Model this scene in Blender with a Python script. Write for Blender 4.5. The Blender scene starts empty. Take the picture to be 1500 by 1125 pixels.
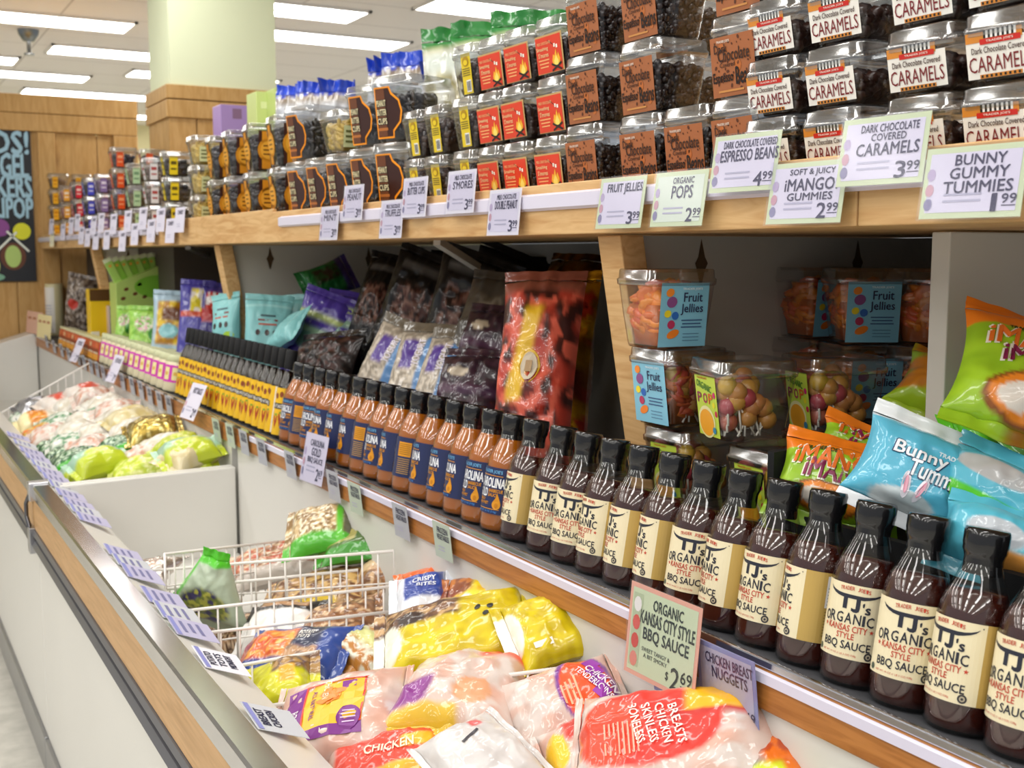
import bpy, math, random
from math import sin, cos, pi, radians, sqrt, atan, atan2, exp
from mathutils import Vector, Matrix, noise

SC = bpy.context.scene
COL = SC.collection
V = Vector

# ------------------------------------------------------------------ camera
FPX, VPX, VPY = 1700.0, -215.0, 372.0          # focal length (px of a 1500 wide frame), vanishing point of the aisle
CAM = V((0, 0, 1.40))
PHI = atan((562.5 - VPY) / FPX)
TH = atan((750 - VPX) * cos(PHI) / FPX)
CF = V((sin(TH) * cos(PHI), cos(TH) * cos(PHI), -sin(PHI)))
CR = V((cos(TH), -sin(TH), 0))
CU = CR.cross(CF)
cd = bpy.data.cameras.new('camera')
cam = bpy.data.objects.new('camera', cd)
COL.objects.link(cam)
cd.sensor_width = 36
cd.lens = FPX * 36 / 1500
cd.clip_start = 0.05
cam.matrix_world = Matrix(((CR.x, CU.x, -CF.x, CAM.x), (CR.y, CU.y, -CF.y, CAM.y), (CR.z, CU.z, -CF.z, CAM.z), (0, 0, 0, 1)))
cd.dof.use_dof = True
cd.dof.focus_distance = 1.55
cd.dof.aperture_fstop = 9.0
SC.camera = cam

# ------------------------------------------------------------------ world, light, exposure
w = bpy.data.worlds.new('store_ambient')
SC.world = w
w.use_nodes = True
w.node_tree.nodes['Background'].inputs[0].default_value = (0.93, 0.96, 1.0, 1)
w.node_tree.nodes['Background'].inputs[1].default_value = 0.48
SC.view_settings.view_transform = 'Standard'
SC.view_settings.look = 'None'
SC.view_settings.gamma = 1
SC.view_settings.exposure = -0.06
SC.view_settings.use_curve_mapping = False
SC.cycles.max_bounces = 12
SC.cycles.transparent_max_bounces = 40
SC.cycles.caustics_reflective = False
SC.cycles.caustics_refractive = False
CEIL = 2.9
for ix, x in enumerate((-3.9, -2.3, -0.75, 0.8)):          # troffers of the aisle over and behind the camera
    for y in (-2.4, -0.9, 0.6, 2.1, 3.6, 5.1):
        ld = bpy.data.lights.new('ceiling_lamp', 'AREA')
        ld.shape = 'RECTANGLE'
        ld.size, ld.size_y = 1.2, 0.3
        ld.energy = 14
        ld.color = (1.0, 0.985, 0.95)
        lo = bpy.data.objects.new('ceiling_lamp', ld)
        lo.location = (x, y, CEIL - 0.02)
        COL.objects.link(lo)


# ------------------------------------------------------------------ helpers
def un(x, y, axis, val):
    """point seen at pixel (x, y) of the photograph on the plane axis = val"""
    d = CF + CR * (x - 750) / FPX - CU * (y - 562.5) / FPX
    a = 'XYZ'.index(axis)
    return CAM + d * ((val - CAM[a]) / d[a])


def yof(px, X, Z):
    """Y of the point on the line (X, ., Z) seen at column px"""
    k = (px - 750) / FPX
    A = V((X, 0, Z)) - CAM
    n = CR - CF * k
    return -(A.dot(n)) / n.y


def c(h, g=1.0):
    r = []
    for i in (0, 2, 4):
        s = int(h[i:i + 2], 16) / 255
        r.append((s / 12.92 if s <= 0.04045 else ((s + 0.055) / 1.055) ** 2.4) * g)
    return tuple(r)


def mix(a, b, t):
    t = max(0, min(1, t))
    return tuple(p + (q - p) * t for p, q in zip(a, b))


def nz(x, y, z=0.0):
    return noise.noise(V((x, y, z)))


def sm(a, b, x):
    t = max(0, min(1, (x - a) / (b - a)))
    return t * t * (3 - 2 * t)


ORD = ['', 'first', 'second', 'third', 'fourth', 'fifth', 'sixth', 'seventh', 'eighth', 'ninth', 'tenth', 'eleventh', 'twelfth', 'thirteenth',
       'fourteenth', 'fifteenth', 'sixteenth', 'seventeenth', 'eighteenth', 'nineteenth', 'twentieth', 'twenty-first', 'twenty-second']

# ------------------------------------------------------------------ materials
MATS = {}


def newmat(name):
    m = bpy.data.materials.new(name)
    m.use_nodes = True
    MATS[name] = m
    nt = m.node_tree
    return m, nt, nt.nodes['Principled BSDF']


def colmat(name, rough, spec=0.5, metal=0.0, coat=0.0, bump=0.0, bscale=60.0, bdist=0.004, coat_r=0.08, ridged=False):
    """a finish; its colour is the object's own colour attribute"""
    m, nt, b = newmat(name)
    a = nt.nodes.new('ShaderNodeVertexColor')
    a.layer_name = 'Col'
    nt.links.new(a.outputs['Color'], b.inputs['Base Color'])
    b.inputs['Roughness'].default_value = rough
    b.inputs['Specular IOR Level'].default_value = spec
    b.inputs['Metallic'].default_value = metal
    b.inputs['Coat Weight'].default_value = coat
    b.inputs['Coat Roughness'].default_value = coat_r
    if bump:
        tc = nt.nodes.new('ShaderNodeTexCoord')
        n = nt.nodes.new('ShaderNodeTexNoise')
        n.inputs['Scale'].default_value = bscale
        n.inputs['Detail'].default_value = 3
        n.inputs['Distortion'].default_value = 0.6
        if ridged:
            n.noise_type = 'RIDGED_MULTIFRACTAL'
            n.inputs['Detail'].default_value = 1.5
        bp = nt.nodes.new('ShaderNodeBump')
        bp.inputs['Strength'].default_value = bump
        bp.inputs['Distance'].default_value = bdist
        nt.links.new(tc.outputs['Object'], n.inputs['Vector'])
        nt.links.new(n.outputs['Fac'], bp.inputs['Height'])
        nt.links.new(bp.outputs['Normal'], b.inputs['Normal'])
        if coat:
            nt.links.new(bp.outputs['Normal'], b.inputs['Coat Normal'])
    return m


colmat('matte', 0.65, 0.3)
colmat('paper', 0.5, 0.35)
colmat('card_gloss', 0.3, 0.5)
colmat('gloss', 0.12, 0.5, coat=0.4)
colmat('film', 0.34, 0.35, coat=0.6, bump=0.5, bscale=22, bdist=0.005, coat_r=0.05, ridged=True)
colmat('dark_film', 0.3, 0.22, coat=0.3, bump=0.6, bscale=24, bdist=0.006, coat_r=0.05, ridged=True)
colmat('pouch_film', 0.38, 0.4, coat=0.25, bump=0.3, bscale=30, bdist=0.006)
colmat('foil', 0.24, 0.5, metal=0.85, bump=0.5, bscale=35, bdist=0.006)
colmat('steel', 0.28, 0.5, metal=1.0)
colmat('paint_white', 0.35, 0.4)
colmat('candy', 0.28, 0.5, coat=0.2)


def clearmat(name, base, edge, rough, tint):
    m, nt, b = newmat(name)
    nt.nodes.remove(b)
    out = nt.nodes['Material Output']
    lw = nt.nodes.new('ShaderNodeLayerWeight')
    lw.inputs['Blend'].default_value = 0.5
    pw = nt.nodes.new('ShaderNodeMath')
    pw.operation = 'POWER'
    pw.inputs[1].default_value = 2.6
    mr = nt.nodes.new('ShaderNodeMapRange')
    mr.inputs['To Min'].default_value = base
    mr.inputs['To Max'].default_value = edge
    tr = nt.nodes.new('ShaderNodeBsdfTransparent')
    tr.inputs['Color'].default_value = (*tint, 1)
    gl = nt.nodes.new('ShaderNodeBsdfGlossy')
    gl.inputs['Roughness'].default_value = rough
    mx = nt.nodes.new('ShaderNodeMixShader')
    L = nt.links.new
    L(lw.outputs['Facing'], pw.inputs[0])
    L(pw.outputs[0], mr.inputs['Value'])
    L(mr.outputs[0], mx.inputs[0])
    L(tr.outputs[0], mx.inputs[1])
    L(gl.outputs[0], mx.inputs[2])
    L(mx.outputs[0], out.inputs['Surface'])
    return m


clearmat('clear_plastic', 0.055, 0.7, 0.09, (0.95, 0.96, 0.97))
clearmat('clear_lid', 0.24, 0.85, 0.16, (0.9, 0.92, 0.94))
clearmat('glass', 0.07, 0.42, 0.04, (0.96, 0.97, 0.96))
clearmat('thin_glass', 0.03, 0.2, 0.04, (0.96, 0.97, 0.96))
clearmat('sleeve', 0.025, 0.25, 0.16, (0.97, 0.97, 0.99))


def woodmat(name, c1, c2, c3, scale=(1, 1, 1), rough=0.5, knots=True, ring=6.0):
    m, nt, b = newmat(name)
    L = nt.links.new
    tc = nt.nodes.new('ShaderNodeTexCoord')
    mp = nt.nodes.new('ShaderNodeMapping')
    mp.inputs['Scale'].default_value = scale
    n1 = nt.nodes.new('ShaderNodeTexNoise')
    n1.inputs['Scale'].default_value = 2.2
    n1.inputs['Detail'].default_value = 4
    wv = nt.nodes.new('ShaderNodeTexNoise')
    wv.inputs['Scale'].default_value = ring
    wv.inputs['Detail'].default_value = 6
    wv.inputs['Distortion'].default_value = 1.4
    cr = nt.nodes.new('ShaderNodeValToRGB')
    cr.color_ramp.elements[0].position = 0.3
    cr.color_ramp.elements[0].color = (*c2, 1)
    cr.color_ramp.elements[1].position = 0.62
    cr.color_ramp.elements[1].color = (*c1, 1)
    cr2 = nt.nodes.new('ShaderNodeValToRGB')
    cr2.color_ramp.elements[0].position = 0.66 if knots else 0.95
    cr2.color_ramp.elements[0].color = (0, 0, 0, 1)
    cr2.color_ramp.elements[1].position = 0.78 if knots else 1.0
    mx = nt.nodes.new('ShaderNodeMix')
    mx.data_type = 'RGBA'
    mx.inputs['B'].default_value = (*c3, 1)
    L(tc.outputs['Object'], mp.inputs['Vector'])
    L(mp.outputs[0], wv.inputs['Vector'])
    L(mp.outputs[0], n1.inputs['Vector'])
    L(wv.outputs['Fac'], cr.inputs[0])
    L(n1.outputs['Fac'], cr2.inputs[0])
    L(cr2.outputs[0], mx.inputs['Factor'])
    L(cr.outputs[0], mx.inputs['A'])
    L(mx.outputs['Result'], b.inputs['Base Color'])
    b.inputs['Roughness'].default_value = rough
    return m


woodmat('pine', c('d9b27c'), c('c2925a'), c('9a6a3a'), (6, 0.9, 9), 0.55)
woodmat('pine_wall', c('c49c62'), c('b18749'), c('80572a'), (5, 5, 0.8), 0.55)
woodmat('oak_stain', c('b8783a'), c('96591f'), c('6e3c12'), (9, 1.0, 14), 0.4)
woodmat('oak_laminate', c('c79c68'), c('b08550'), c('a0733f'), (8, 0.9, 12), 0.4, False, 5.0)


def flat(name, col, rough, bump=0, bs=50, metal=0, var=0.0, vs=4):
    m, nt, b = newmat(name)
    n = nt.nodes.new('ShaderNodeTexNoise')
    tc = nt.nodes.new('ShaderNodeTexCoord')
    nt.links.new(tc.outputs['Object'], n.inputs['Vector'])
    n.inputs['Scale'].default_value = vs
    n.inputs['Detail'].default_value = 5
    mx = nt.nodes.new('ShaderNodeMix')
    mx.data_type = 'RGBA'
    mx.inputs['A'].default_value = (*[k * (1 - var) for k in col], 1)
    mx.inputs['B'].default_value = (*[min(1, k * (1 + var)) for k in col], 1)
    nt.links.new(n.outputs['Fac'], mx.inputs['Factor'])
    nt.links.new(mx.outputs['Result'], b.inputs['Base Color'])
    b.inputs['Roughness'].default_value = rough
    b.inputs['Metallic'].default_value = metal
    if bump:
        bp = nt.nodes.new('ShaderNodeBump')
        bp.inputs['Strength'].default_value = bump
        bp.inputs['Distance'].default_value = 0.002
        n2 = nt.nodes.new('ShaderNodeTexNoise')
        n2.inputs['Scale'].default_value = bs
        nt.links.new(tc.outputs['Object'], n2.inputs['Vector'])
        nt.links.new(n2.outputs['Fac'], bp.inputs['Height'])
        nt.links.new(bp.outputs['Normal'], b.inputs['Normal'])
    return m


flat('floor_concrete', c('c6c3ba'), 0.25, var=0.35, vs=14)
flat('freezer_white', c('d9d7d1'), 0.32, var=0.04, vs=3)
flat('panel_grey', c('d3cfc6'), 0.6, var=0.04, vs=6)
flat('panel_green', c('dfe6c4'), 0.7, var=0.03, vs=2)
flat('far_wall_paint', c('efe6b4'), 0.8, var=0.03, vs=2)
flat('black_rubber', c('2c2c2e'), 0.5, var=0.2, vs=20)
flat('shelf_grey', c('4a4b4f'), 0.5, var=0.15, vs=30)
flat('bumper_grey', c('5b5a5e'), 0.3, var=0.1, vs=8)
flat('brushed_steel', c('a5a6a9'), 0.3, var=0.15, vs=25, metal=0.9)
flat('chrome_trim', c('c9c9cc'), 0.14, var=0.08, vs=12, metal=1.0)
flat('rail_plastic', c('d8d4e6'), 0.3, var=0.04, vs=10)
flat('chalk_black', c('2b2d33'), 0.8, var=0.2, vs=15)
flat('dark_panel', c('4c433a'), 0.6, var=0.1)
flat('dark_metal', c('4a4a4c'), 0.4, metal=0.6)
flat('wire_white', c('f1ece6'), 0.3)

m, nt, b = newmat('ceiling_tile')
tc = nt.nodes.new('ShaderNodeTexCoord')
br = nt.nodes.new('ShaderNodeTexBrick')
br.offset = 0
br.squash = 1
for k, v_ in (('Scale', 1.0), ('Mortar Size', 0.006), ('Brick Width', 1.22), ('Row Height', 0.61), ('Bias', 0.0)):
    br.inputs[k].default_value = v_
br.inputs['Color1'].default_value = (*c('f4f0ec'), 1)
br.inputs['Color2'].default_value = (*c('f1ede9'), 1)
br.inputs['Mortar'].default_value = (*c('c9c4bf'), 1)
nt.links.new(tc.outputs['Object'], br.inputs['Vector'])
nt.links.new(br.outputs['Color'], b.inputs['Base Color'])
b.inputs['Roughness'].default_value = 0.85

m, nt, b = newmat('lamp_diffuser')
b.inputs['Base Color'].default_value = (1, 1, 1, 1)
b.inputs['Emission Color'].default_value = (1.0, 0.98, 0.95, 1)
b.inputs['Emission Strength'].default_value = 13.0

# ------------------------------------------------------------------ mesh builder
TXT = {}


def textgeo(s, bold):
    k = (s, bold)
    if k not in TXT:
        cu = bpy.data.curves.new('glyphs', 'FONT')
        cu.body = s
        cu.size = 1
        cu.resolution_u = 2
        cu.offset = bold
        cu.align_x = 'CENTER'
        ob = bpy.data.objects.new('glyphs', cu)
        COL.objects.link(ob)
        bpy.context.view_layer.update()
        me = bpy.data.meshes.new_from_object(ob.evaluated_get(bpy.context.evaluated_depsgraph_get()))
        vs = [(v.co.x, v.co.y) for v in me.vertices]
        fs = [tuple(p.vertices) for p in me.polygons]
        bpy.data.objects.remove(ob)
        bpy.data.curves.remove(cu)
        bpy.data.meshes.remove(me)
        x0, x1 = min(v[0] for v in vs), max(v[0] for v in vs)
        y0, y1 = min(v[1] for v in vs), max(v[1] for v in vs)
        TXT[k] = ([((x - (x0 + x1) / 2) / (x1 - x0), (y - (y0 + y1) / 2) / (y1 - y0)) for x, y in vs], fs)
    return TXT[k]


class MB:
    def __init__(s):
        s.v, s.f, s.c, s.m = [], [], [], []

    def add(s, vs, fs, col, m=0):
        o = len(s.v)
        s.v += [tuple(p) for p in vs]
        s.c += (col if isinstance(col, list) else [col] * len(vs))
        s.f += [tuple(i + o for i in f) for f in fs]
        s.m += [m] * len(fs)
        return s

    def grid(s, nu, nv, fn, col=None, m=0):
        """fn(u, v) in [0,1]^2 -> point, or (point, colour) when col is None"""
        vs, cs = [], []
        for i in range(nu + 1):
            for j in range(nv + 1):
                r = fn(i / nu, j / nv)
                if col is None:
                    vs.append(r[0]); cs.append(r[1])
                else:
                    vs.append(r); cs.append(col)
        w_ = nv + 1
        fs = [(i * w_ + j, (i + 1) * w_ + j, (i + 1) * w_ + j + 1, i * w_ + j + 1) for i in range(nu) for j in range(nv)]
        return s.add(vs, fs, cs, m)

    def box(s, x0, x1, y0, y1, z0, z1, col=(1, 1, 1), m=0):
        vs = [(x, y, z) for x in (x0, x1) for y in (y0, y1) for z in (z0, z1)]
        return s.add(vs, [(0, 1, 3, 2), (4, 6, 7, 5), (0, 4, 5, 1), (2, 3, 7, 6), (0, 2, 6, 4), (1, 5, 7, 3)], col, m)

    def prism(s, prof, y0, y1, col=(1, 1, 1), m=0):
        """closed (x, z) outline extruded along y"""
        n = len(prof)
        vs = [(x, y0, z) for x, z in prof] + [(x, y1, z) for x, z in prof]
        fs = [(i, (i + 1) % n, n + (i + 1) % n, n + i) for i in range(n)] + [tuple(range(n))[::-1], tuple(range(n, 2 * n))]
        return s.add(vs, fs, col, m)

    def lathe(s, prof, n=24, col=(1, 1, 1), m=0, M=None):
        vs, fs, cs = [], [], []
        for k, p in enumerate(prof):
            for i in range(n):
                a = 2 * pi * i / n
                q = V((p[0] * cos(a), p[0] * sin(a), p[1]))
                vs.append(M @ q if M else q)
                cs.append(p[2] if len(p) > 2 else col)
        for k in range(len(prof) - 1):
            for i in range(n):
                j = (i + 1) % n
                fs.append((k * n + i, k * n + j, (k + 1) * n + j, (k + 1) * n + i))
        return s.add(vs, fs, cs, m)

    def tube(s, pts, r, n=6, col=(1, 1, 1), m=0):
        pts = [V(p) for p in pts]
        vs, fs = [], []
        for k, p in enumerate(pts):
            d = (pts[min(k + 1, len(pts) - 1)] - pts[max(k - 1, 0)]).normalized()
            a = d.orthogonal().normalized() if k == 0 else (a - d * a.dot(d)).normalized()
            b_ = d.cross(a)
            for i in range(n):
                t = 2 * pi * i / n
                vs.append(p + a * cos(t) * r + b_ * sin(t) * r)
        for k in range(len(pts) - 1):
            for i in range(n):
                j = (i + 1) % n
                fs.append((k * n + i, k * n + j, (k + 1) * n + j, (k + 1) * n + i))
        fs += [tuple(range(n))[::-1], tuple(range((len(pts) - 1) * n, len(pts) * n))]
        return s.add(vs, fs, col, m)

    def ball(s, ctr, rx, ry, rz, col, m=0, n=8, k=6, M=None):
        vs, fs = [], []
        for i in range(k + 1):
            t = pi * i / k
            for j in range(n):
                a = 2 * pi * j / n
                q = V((rx * sin(t) * cos(a), ry * sin(t) * sin(a), rz * cos(t)))
                vs.append((M @ q if M else q) + V(ctr))
        for i in range(k):
            for j in range(n):
                fs.append((i * n + j, (i + 1) * n + j, (i + 1) * n + (j + 1) % n, i * n + (j + 1) % n))
        return s.add(vs, fs, col, m)

    def loft(s, secs, col=(1, 1, 1), m=0, cap=True):
        """secs: list of (z, hx, hy, r): rounded rectangles; cap closes the first"""
        vs, fs = [], []
        n = None
        for z, hx, hy, r in secs:
            ring = []
            for qx, qy, a0 in ((1, 1, 0), (-1, 1, 90), (-1, -1, 180), (1, -1, 270)):
                for k in range(4):
                    a = radians(a0 + 30 * k)
                    ring.append((qx * (hx - r) + r * cos(a), qy * (hy - r) + r * sin(a), z))
            n = len(ring)
            vs += ring
        for k in range(len(secs) - 1):
            for i in range(n):
                j = (i + 1) % n
                fs.append((k * n + i, k * n + j, (k + 1) * n + j, (k + 1) * n + i))
        if cap:
            fs.append(tuple(range(n))[::-1])
        if cap == 2:
            fs.append(tuple(range((len(secs) - 1) * n, len(secs) * n)))
        return s.add(vs, fs, col, m)

    def text(s, t, box, fn, col, m=0, bold=0.0, rot=0.0, shear=0.0):
        if rot:
            bold = min(bold, .02)
        vs, fs = textgeo(t, 0.0)
        cx, cy, w_, h_ = box
        cr_, sr_ = cos(rot), sin(rot)
        b_ = min(bold, .03) * h_
        for q, (ox, oy) in enumerate(((-b_, -b_), (b_, b_), (b_, -b_)) if bold > 0 else ((0, 0),)):       # thickened strokes
            out = []
            for x, y in vs:
                x, y = x * w_ + shear * y * h_ + ox, y * h_ + oy
                gx, gy = cx + x * cr_ - y * sr_, cy + x * sr_ + y * cr_
                p = V(fn(gx, gy))
                if q:
                    nrm = (V(fn(gx + .0004, gy)) - p).cross(V(fn(gx, gy + .0004)) - p)
                    p = p + nrm.normalized() * (.00013 * q)
                out.append(p)
            s.add(out, fs, col, m)
        return s

    def poly(s, pts, fn, col, m=0):
        return s.add([fn(x, y) for x, y in pts], [tuple(range(len(pts)))], col, m)

    def rect(s, cx, cy, w_, h_, fn, col, m=0, n=1, rot=0):
        cr_, sr_ = cos(rot), sin(rot)
        for k in range(n):
            a, b_ = -w_ / 2 + w_ * k / n, -w_ / 2 + w_ * (k + 1) / n
            s.poly([(cx + x * cr_ - y * sr_, cy + x * sr_ + y * cr_) for x, y in ((a, -h_ / 2), (b_, -h_ / 2), (b_, h_ / 2), (a, h_ / 2))], fn, col, m)
        return s

    def disc(s, cx, cy, rx, ry, fn, col, m=0, n=14, rot=0):
        cr_, sr_ = cos(rot), sin(rot)
        return s.poly([(cx + rx * cos(2 * pi * k / n) * cr_ - ry * sin(2 * pi * k / n) * sr_, cy + rx * cos(2 * pi * k / n) * sr_ + ry * sin(2 * pi * k / n) * cr_) for k in range(n)], fn, col, m)

    def mesh(s, name, mats, smooth=False):
        me = bpy.data.meshes.new(name)
        me.from_pydata(s.v, [], s.f)
        at = me.color_attributes.new('Col', 'FLOAT_COLOR', 'POINT')
        at.data.foreach_set('color', [k for q in s.c for k in (q[0], q[1], q[2], 1.0)])
        for mt in (mats if isinstance(mats, (list, tuple)) else [mats]):
            me.materials.append(MATS[mt])
        me.polygons.foreach_set('material_index', s.m)
        if smooth is True:
            me.polygons.foreach_set('use_smooth', [True] * len(s.f))
        elif smooth:                                       # a set of material slots
            me.polygons.foreach_set('use_smooth', [k in smooth for k in s.m])
        me.update()
        return me

    def build(s, name, mats, parent=None, smooth=False, bevel=0.0, M=None):
        return put(name, s.mesh(name, mats, smooth), parent, bevel, M)


def put(name, me, parent=None, bevel=0.0, M=None):
    o = bpy.data.objects.new(name, me)
    COL.objects.link(o)
    if parent:
        o.parent = parent
    if M is not None:
        o.matrix_local = M
    if bevel:
        md = o.modifiers.new('bevel', 'BEVEL')
        md.width = bevel
        md.segments = 2
        md.limit_method = 'ANGLE'
    return o


def tag(o, label, cat, group=None):
    o['label'] = label
    o['category'] = cat
    if group:
        o['group'] = group
    return o


def thing(name, label, cat, group=None, M=None, loc=None):
    o = bpy.data.objects.new(name, None)
    o.empty_display_size = 0.05
    COL.objects.link(o)
    if M is not None:
        o.matrix_world = M
    if loc is not None:
        o.location = loc
    return tag(o, label, cat, group)


def structure(name, mb, mats, bevel=0, smooth=False):
    o = mb.build(name, mats, None, smooth, bevel)
    o['kind'] = 'structure'
    return o


def frame(o, x, z):
    """matrix with local x along x and local z near z"""
    x = V(x).normalized()
    z = V(z)
    z = (z - x * z.dot(x)).normalized()
    y = z.cross(x)
    o = V(o)
    return Matrix(((x.x, y.x, z.x, o.x), (x.y, y.y, z.y, o.y), (x.z, y.z, z.z, o.z), (0, 0, 0, 1)))


RND = random.Random(11)
# ------------------------------------------------------------------ the room
structure('floor', MB().box(-5, 6, -4, 15.5, -0.05, 0), 'floor_concrete')
structure('ceiling', MB().box(-5, 8, -4, 15.5, CEIL, CEIL + 0.05), 'ceiling_tile')
structure('wall_far', MB().box(-5, 8, 14.2, 14.3, 0, CEIL), 'far_wall_paint')
# wall clad in boards at the end of the aisle
WY = 7.6
mb = MB()
mb.box(0.1, 1.56, WY, WY + 0.3, 0, 2.12)
for k in range(6):
    x0 = 0.12 + k * 0.245
    mb.box(x0, x0 + 0.241, WY - 0.012, WY, 0.0, 2.13)
mb.box(0.1, 1.585, WY - 0.035, WY, 2.13, 2.235)
mb.box(0.1, 1.59, WY - 0.04, WY + 0.3, 2.237, 2.345)
mb.box(1.44, 1.585, WY - 0.035, WY, 0.0, 2.128)
mb.box(1.0, 1.10, WY - 0.03, WY, 0.0, 2.128)
structure('wall_end', mb, 'pine_wall', 0.004)

# pillar, green above and board clad below
PX, PY = 1.3, 5.478
mb = MB().box(PX, 1.80, PY, PY + 0.40, 2.165, CEIL)
pil = structure('wall_pillar', mb, 'panel_green')
mb = MB()
mb.box(PX + .01, 1.79, PY + .01, PY + .39, 0, 2.165)
for a, b_ in ((2.105, 2.168), (2.02, 2.10)):
    mb.box(PX - 0.022, 1.82, PY - 0.022, PY + 0.42, a, b_)
for k in range(4):
    mb.box(PX - .012 + k * 0.128, PX + .112 + k * 0.128, PY - 0.012, PY + .01, 0, 2.02)
for k in range(3):
    mb.box(PX - 0.012, PX + .01, PY + k * .135, PY + .13 + k * .135, 0, 2.02)
structure('trim_1', mb, 'pine_wall', 0.003)


def ceiling_light(x0, y0, label):
    t = thing('ceiling_light', label, 'light', 'recessed ceiling lights', loc=(x0, y0, CEIL))
    mb = MB()
    for a in ((-0.02, 1.24, -0.02, 0.0), (-0.02, 1.24, 0.36, 0.38), (-0.02, 0, -0.02, 0.38), (1.22, 1.24, -0.02, 0.38)):
        mb.box(a[0], a[1], a[2], a[3], -0.016, 0.0, c('efeeec'))
    mb.build('frame', 'paint_white', t)
    MB().box(0.0, 1.22, 0.0, 0.36, -0.012, -0.004).build('diffuser', 'lamp_diffuser', t)


for (x1, y1, lb) in ((1.676, 7.97, 'long white ceiling light nearest above the left of the photo'),
                     (2.56, 9.06, 'white ceiling light running behind the left side of the green pillar, over the board wall'),
                     (1.18, 9.78, 'ceiling light ending at the left edge of the photo behind the sprinkler'),
                     (1.824, 10.5, 'ceiling light third down at the upper left, above the board wall'),
                     (3.3, 9.95, 'short stretch of ceiling light peeping out left of the green pillar'),
                     (2.66, 11.5, 'farthest ceiling light just above the top of the board wall'),
                     (2.866, 6.9, 'ceiling light at the top of the photo just right of the green pillar'),
                     (3.52, 7.72, 'ceiling light right of the green pillar, lower of the two'),
                     (4.3, 6.3, 'ceiling light cut by the top edge above the green topped bags'),
                     (3.9, 10.4, 'distant ceiling light low beside the right of the pillar'),
                     (3.0, 13.1, 'ceiling light far off in the gap between wall and pillar')):
    ceiling_light(x1 - 1.22, y1, lb)
t = thing('fire_sprinkler', 'small metal fire sprinkler head hanging from the ceiling at upper left', 'sprinkler', loc=(1.109, 8.6, CEIL))
MB().lathe([(0.07, 0), (0.065, -0.03), (0.035, -0.075), (0.0, -0.08)], 16, c('8a8f90')).build('escutcheon', 'steel', t, True)
MB().lathe([(0.014, -0.07), (0.014, -0.15), (0.035, -0.155), (0.035, -0.165), (0, -0.168)], 12, c('a0a4a6')).build('deflector', 'steel', t, True)

# chalkboard sign on the end wall
BX0, BX1, BZ0, BZ1 = 0.22, 0.962, 1.235, 2.142
BYF = WY - 0.03
t = thing('chalkboard_sign', 'black chalkboard with hand lettering and painted lollipops on the end wall', 'sign', loc=(0, 0, 0))
MB().box(BX0, BX1, BYF - 0.0, WY - 0.012, BZ0, BZ1).build('board', 'chalk_black', t, False, 0.003)
mb = MB()
fnb = lambda x, y: (x, BYF - 0.002, y)
blu = c('9fc4d8')
for s_, xr, zc, w_, h_ in (('KIDS!', .945, 2.06, .33, .13), ('ANGEL', .94, 1.925, .29, .14), ('STICKERS', .955, 1.80, .38, .125), ('LOLLIPOP', .957, 1.675, .36, .12)):
    mb.text(s_, (xr - w_ / 2, zc, w_, h_), fnb, blu, 0, 0.035)
mb.disc(.77, 1.555, .052, .052, fnb, c('8a4f92'), n=20)
mb.disc(.89, 1.535, .05, .05, fnb, c('dfe03c'), n=20)
fnc = lambda x, y: (x, BYF - 0.003, y)
mb.rect(.80, 1.47, .17, .012, fnc, c('e8efe6'), rot=radians(45))
mb.rect(.865, 1.475, .17, .012, fnc, c('e8efe6'), rot=radians(-45))
mb.disc(.835, 1.385, .072, .082, fnb, c('6a4436'), n=20)
mb.disc(.835, 1.385, .045, .066, fnc, c('b4cf7a'), n=20)
mb.disc(.68, 1.35, .075, .1, fnb, c('6a4436'), n=20)
mb.disc(.70, 1.33, .06, .08, fnc, c('c8db7c'), n=20)
mb.disc(.71, 1.262, .075, .024, fnc, c('7fae96'), n=20)
mb.build('lettering', 'matte', t)

# ------------------------------------------------------------------ the two freezers
FY0, SEAM, FY1 = 0.3, 3.24, 7.55
RIM = 0.80


def freezer(y0, y1, label, wall_near, wall_far):
    t = thing('chest_freezer', label, 'freezer', loc=(0.65, y0, 0))
    M = Matrix.Translation((-0.65, -y0, 0))
    B = lambda n, mb, mat, bev=0.0: mb.build(n, mat, t, False, bev, M)
    e = 0.004
    B('front_panel', MB().box(.388, .45, y0 + e, y1 - e, .10, .63), 'freezer_white', .004)
    B('kick_plate', MB().box(.379, .41, y0 + e, y1 - e, 0.0, .10), 'brushed_steel', .003)
    B('lower_bumper', MB().prism([(.40, .622), (.374, .626), (.367, .638), (.374, .650), (.40, .653)], y0 + e, y1 - e), 'bumper_grey')
    B('upper_bumper', MB().prism([(.40, .653), (.376, .657), (.370, .667), (.374, .678), (.40, .679)], y0 + e, y1 - e), 'bumper_grey')
    B('wood_trim', MB().box(.377, .43, y0 + e, y1 - e, .679, .765), 'oak_laminate', .002)
    B('rim_cap', MB().prism([(.374, .765), (.372, .796), (.376, .80), (.412, .80), (.412, .765)], y0 + e, y1 - e), 'chrome_trim')
    B('sloped_ledge', MB().prism([(.412, .798), (.50, .745), (.50, .30), (.43, .30), (.412, .762)], y0 + .03, y1 - .03), 'freezer_white')
    B('back_wall', MB().prism([(.918, .872), (.918, .30), (.96, .30), (.96, .872)], y0 + .03, y1 - .03), 'freezer_white')
    B('deck', MB().box(.50, .912, y0 + .03, y1 - .03, .52, .55), 'freezer_white')
    for yy in (wall_near, wall_far):
        if yy:
            n, a, b_, top = yy
            B(n, MB().prism([(.412, top[0]), (.912, top[1]), (.912, .45), (.412, .45)], a, b_), 'freezer_white', .004)
    return t


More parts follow.
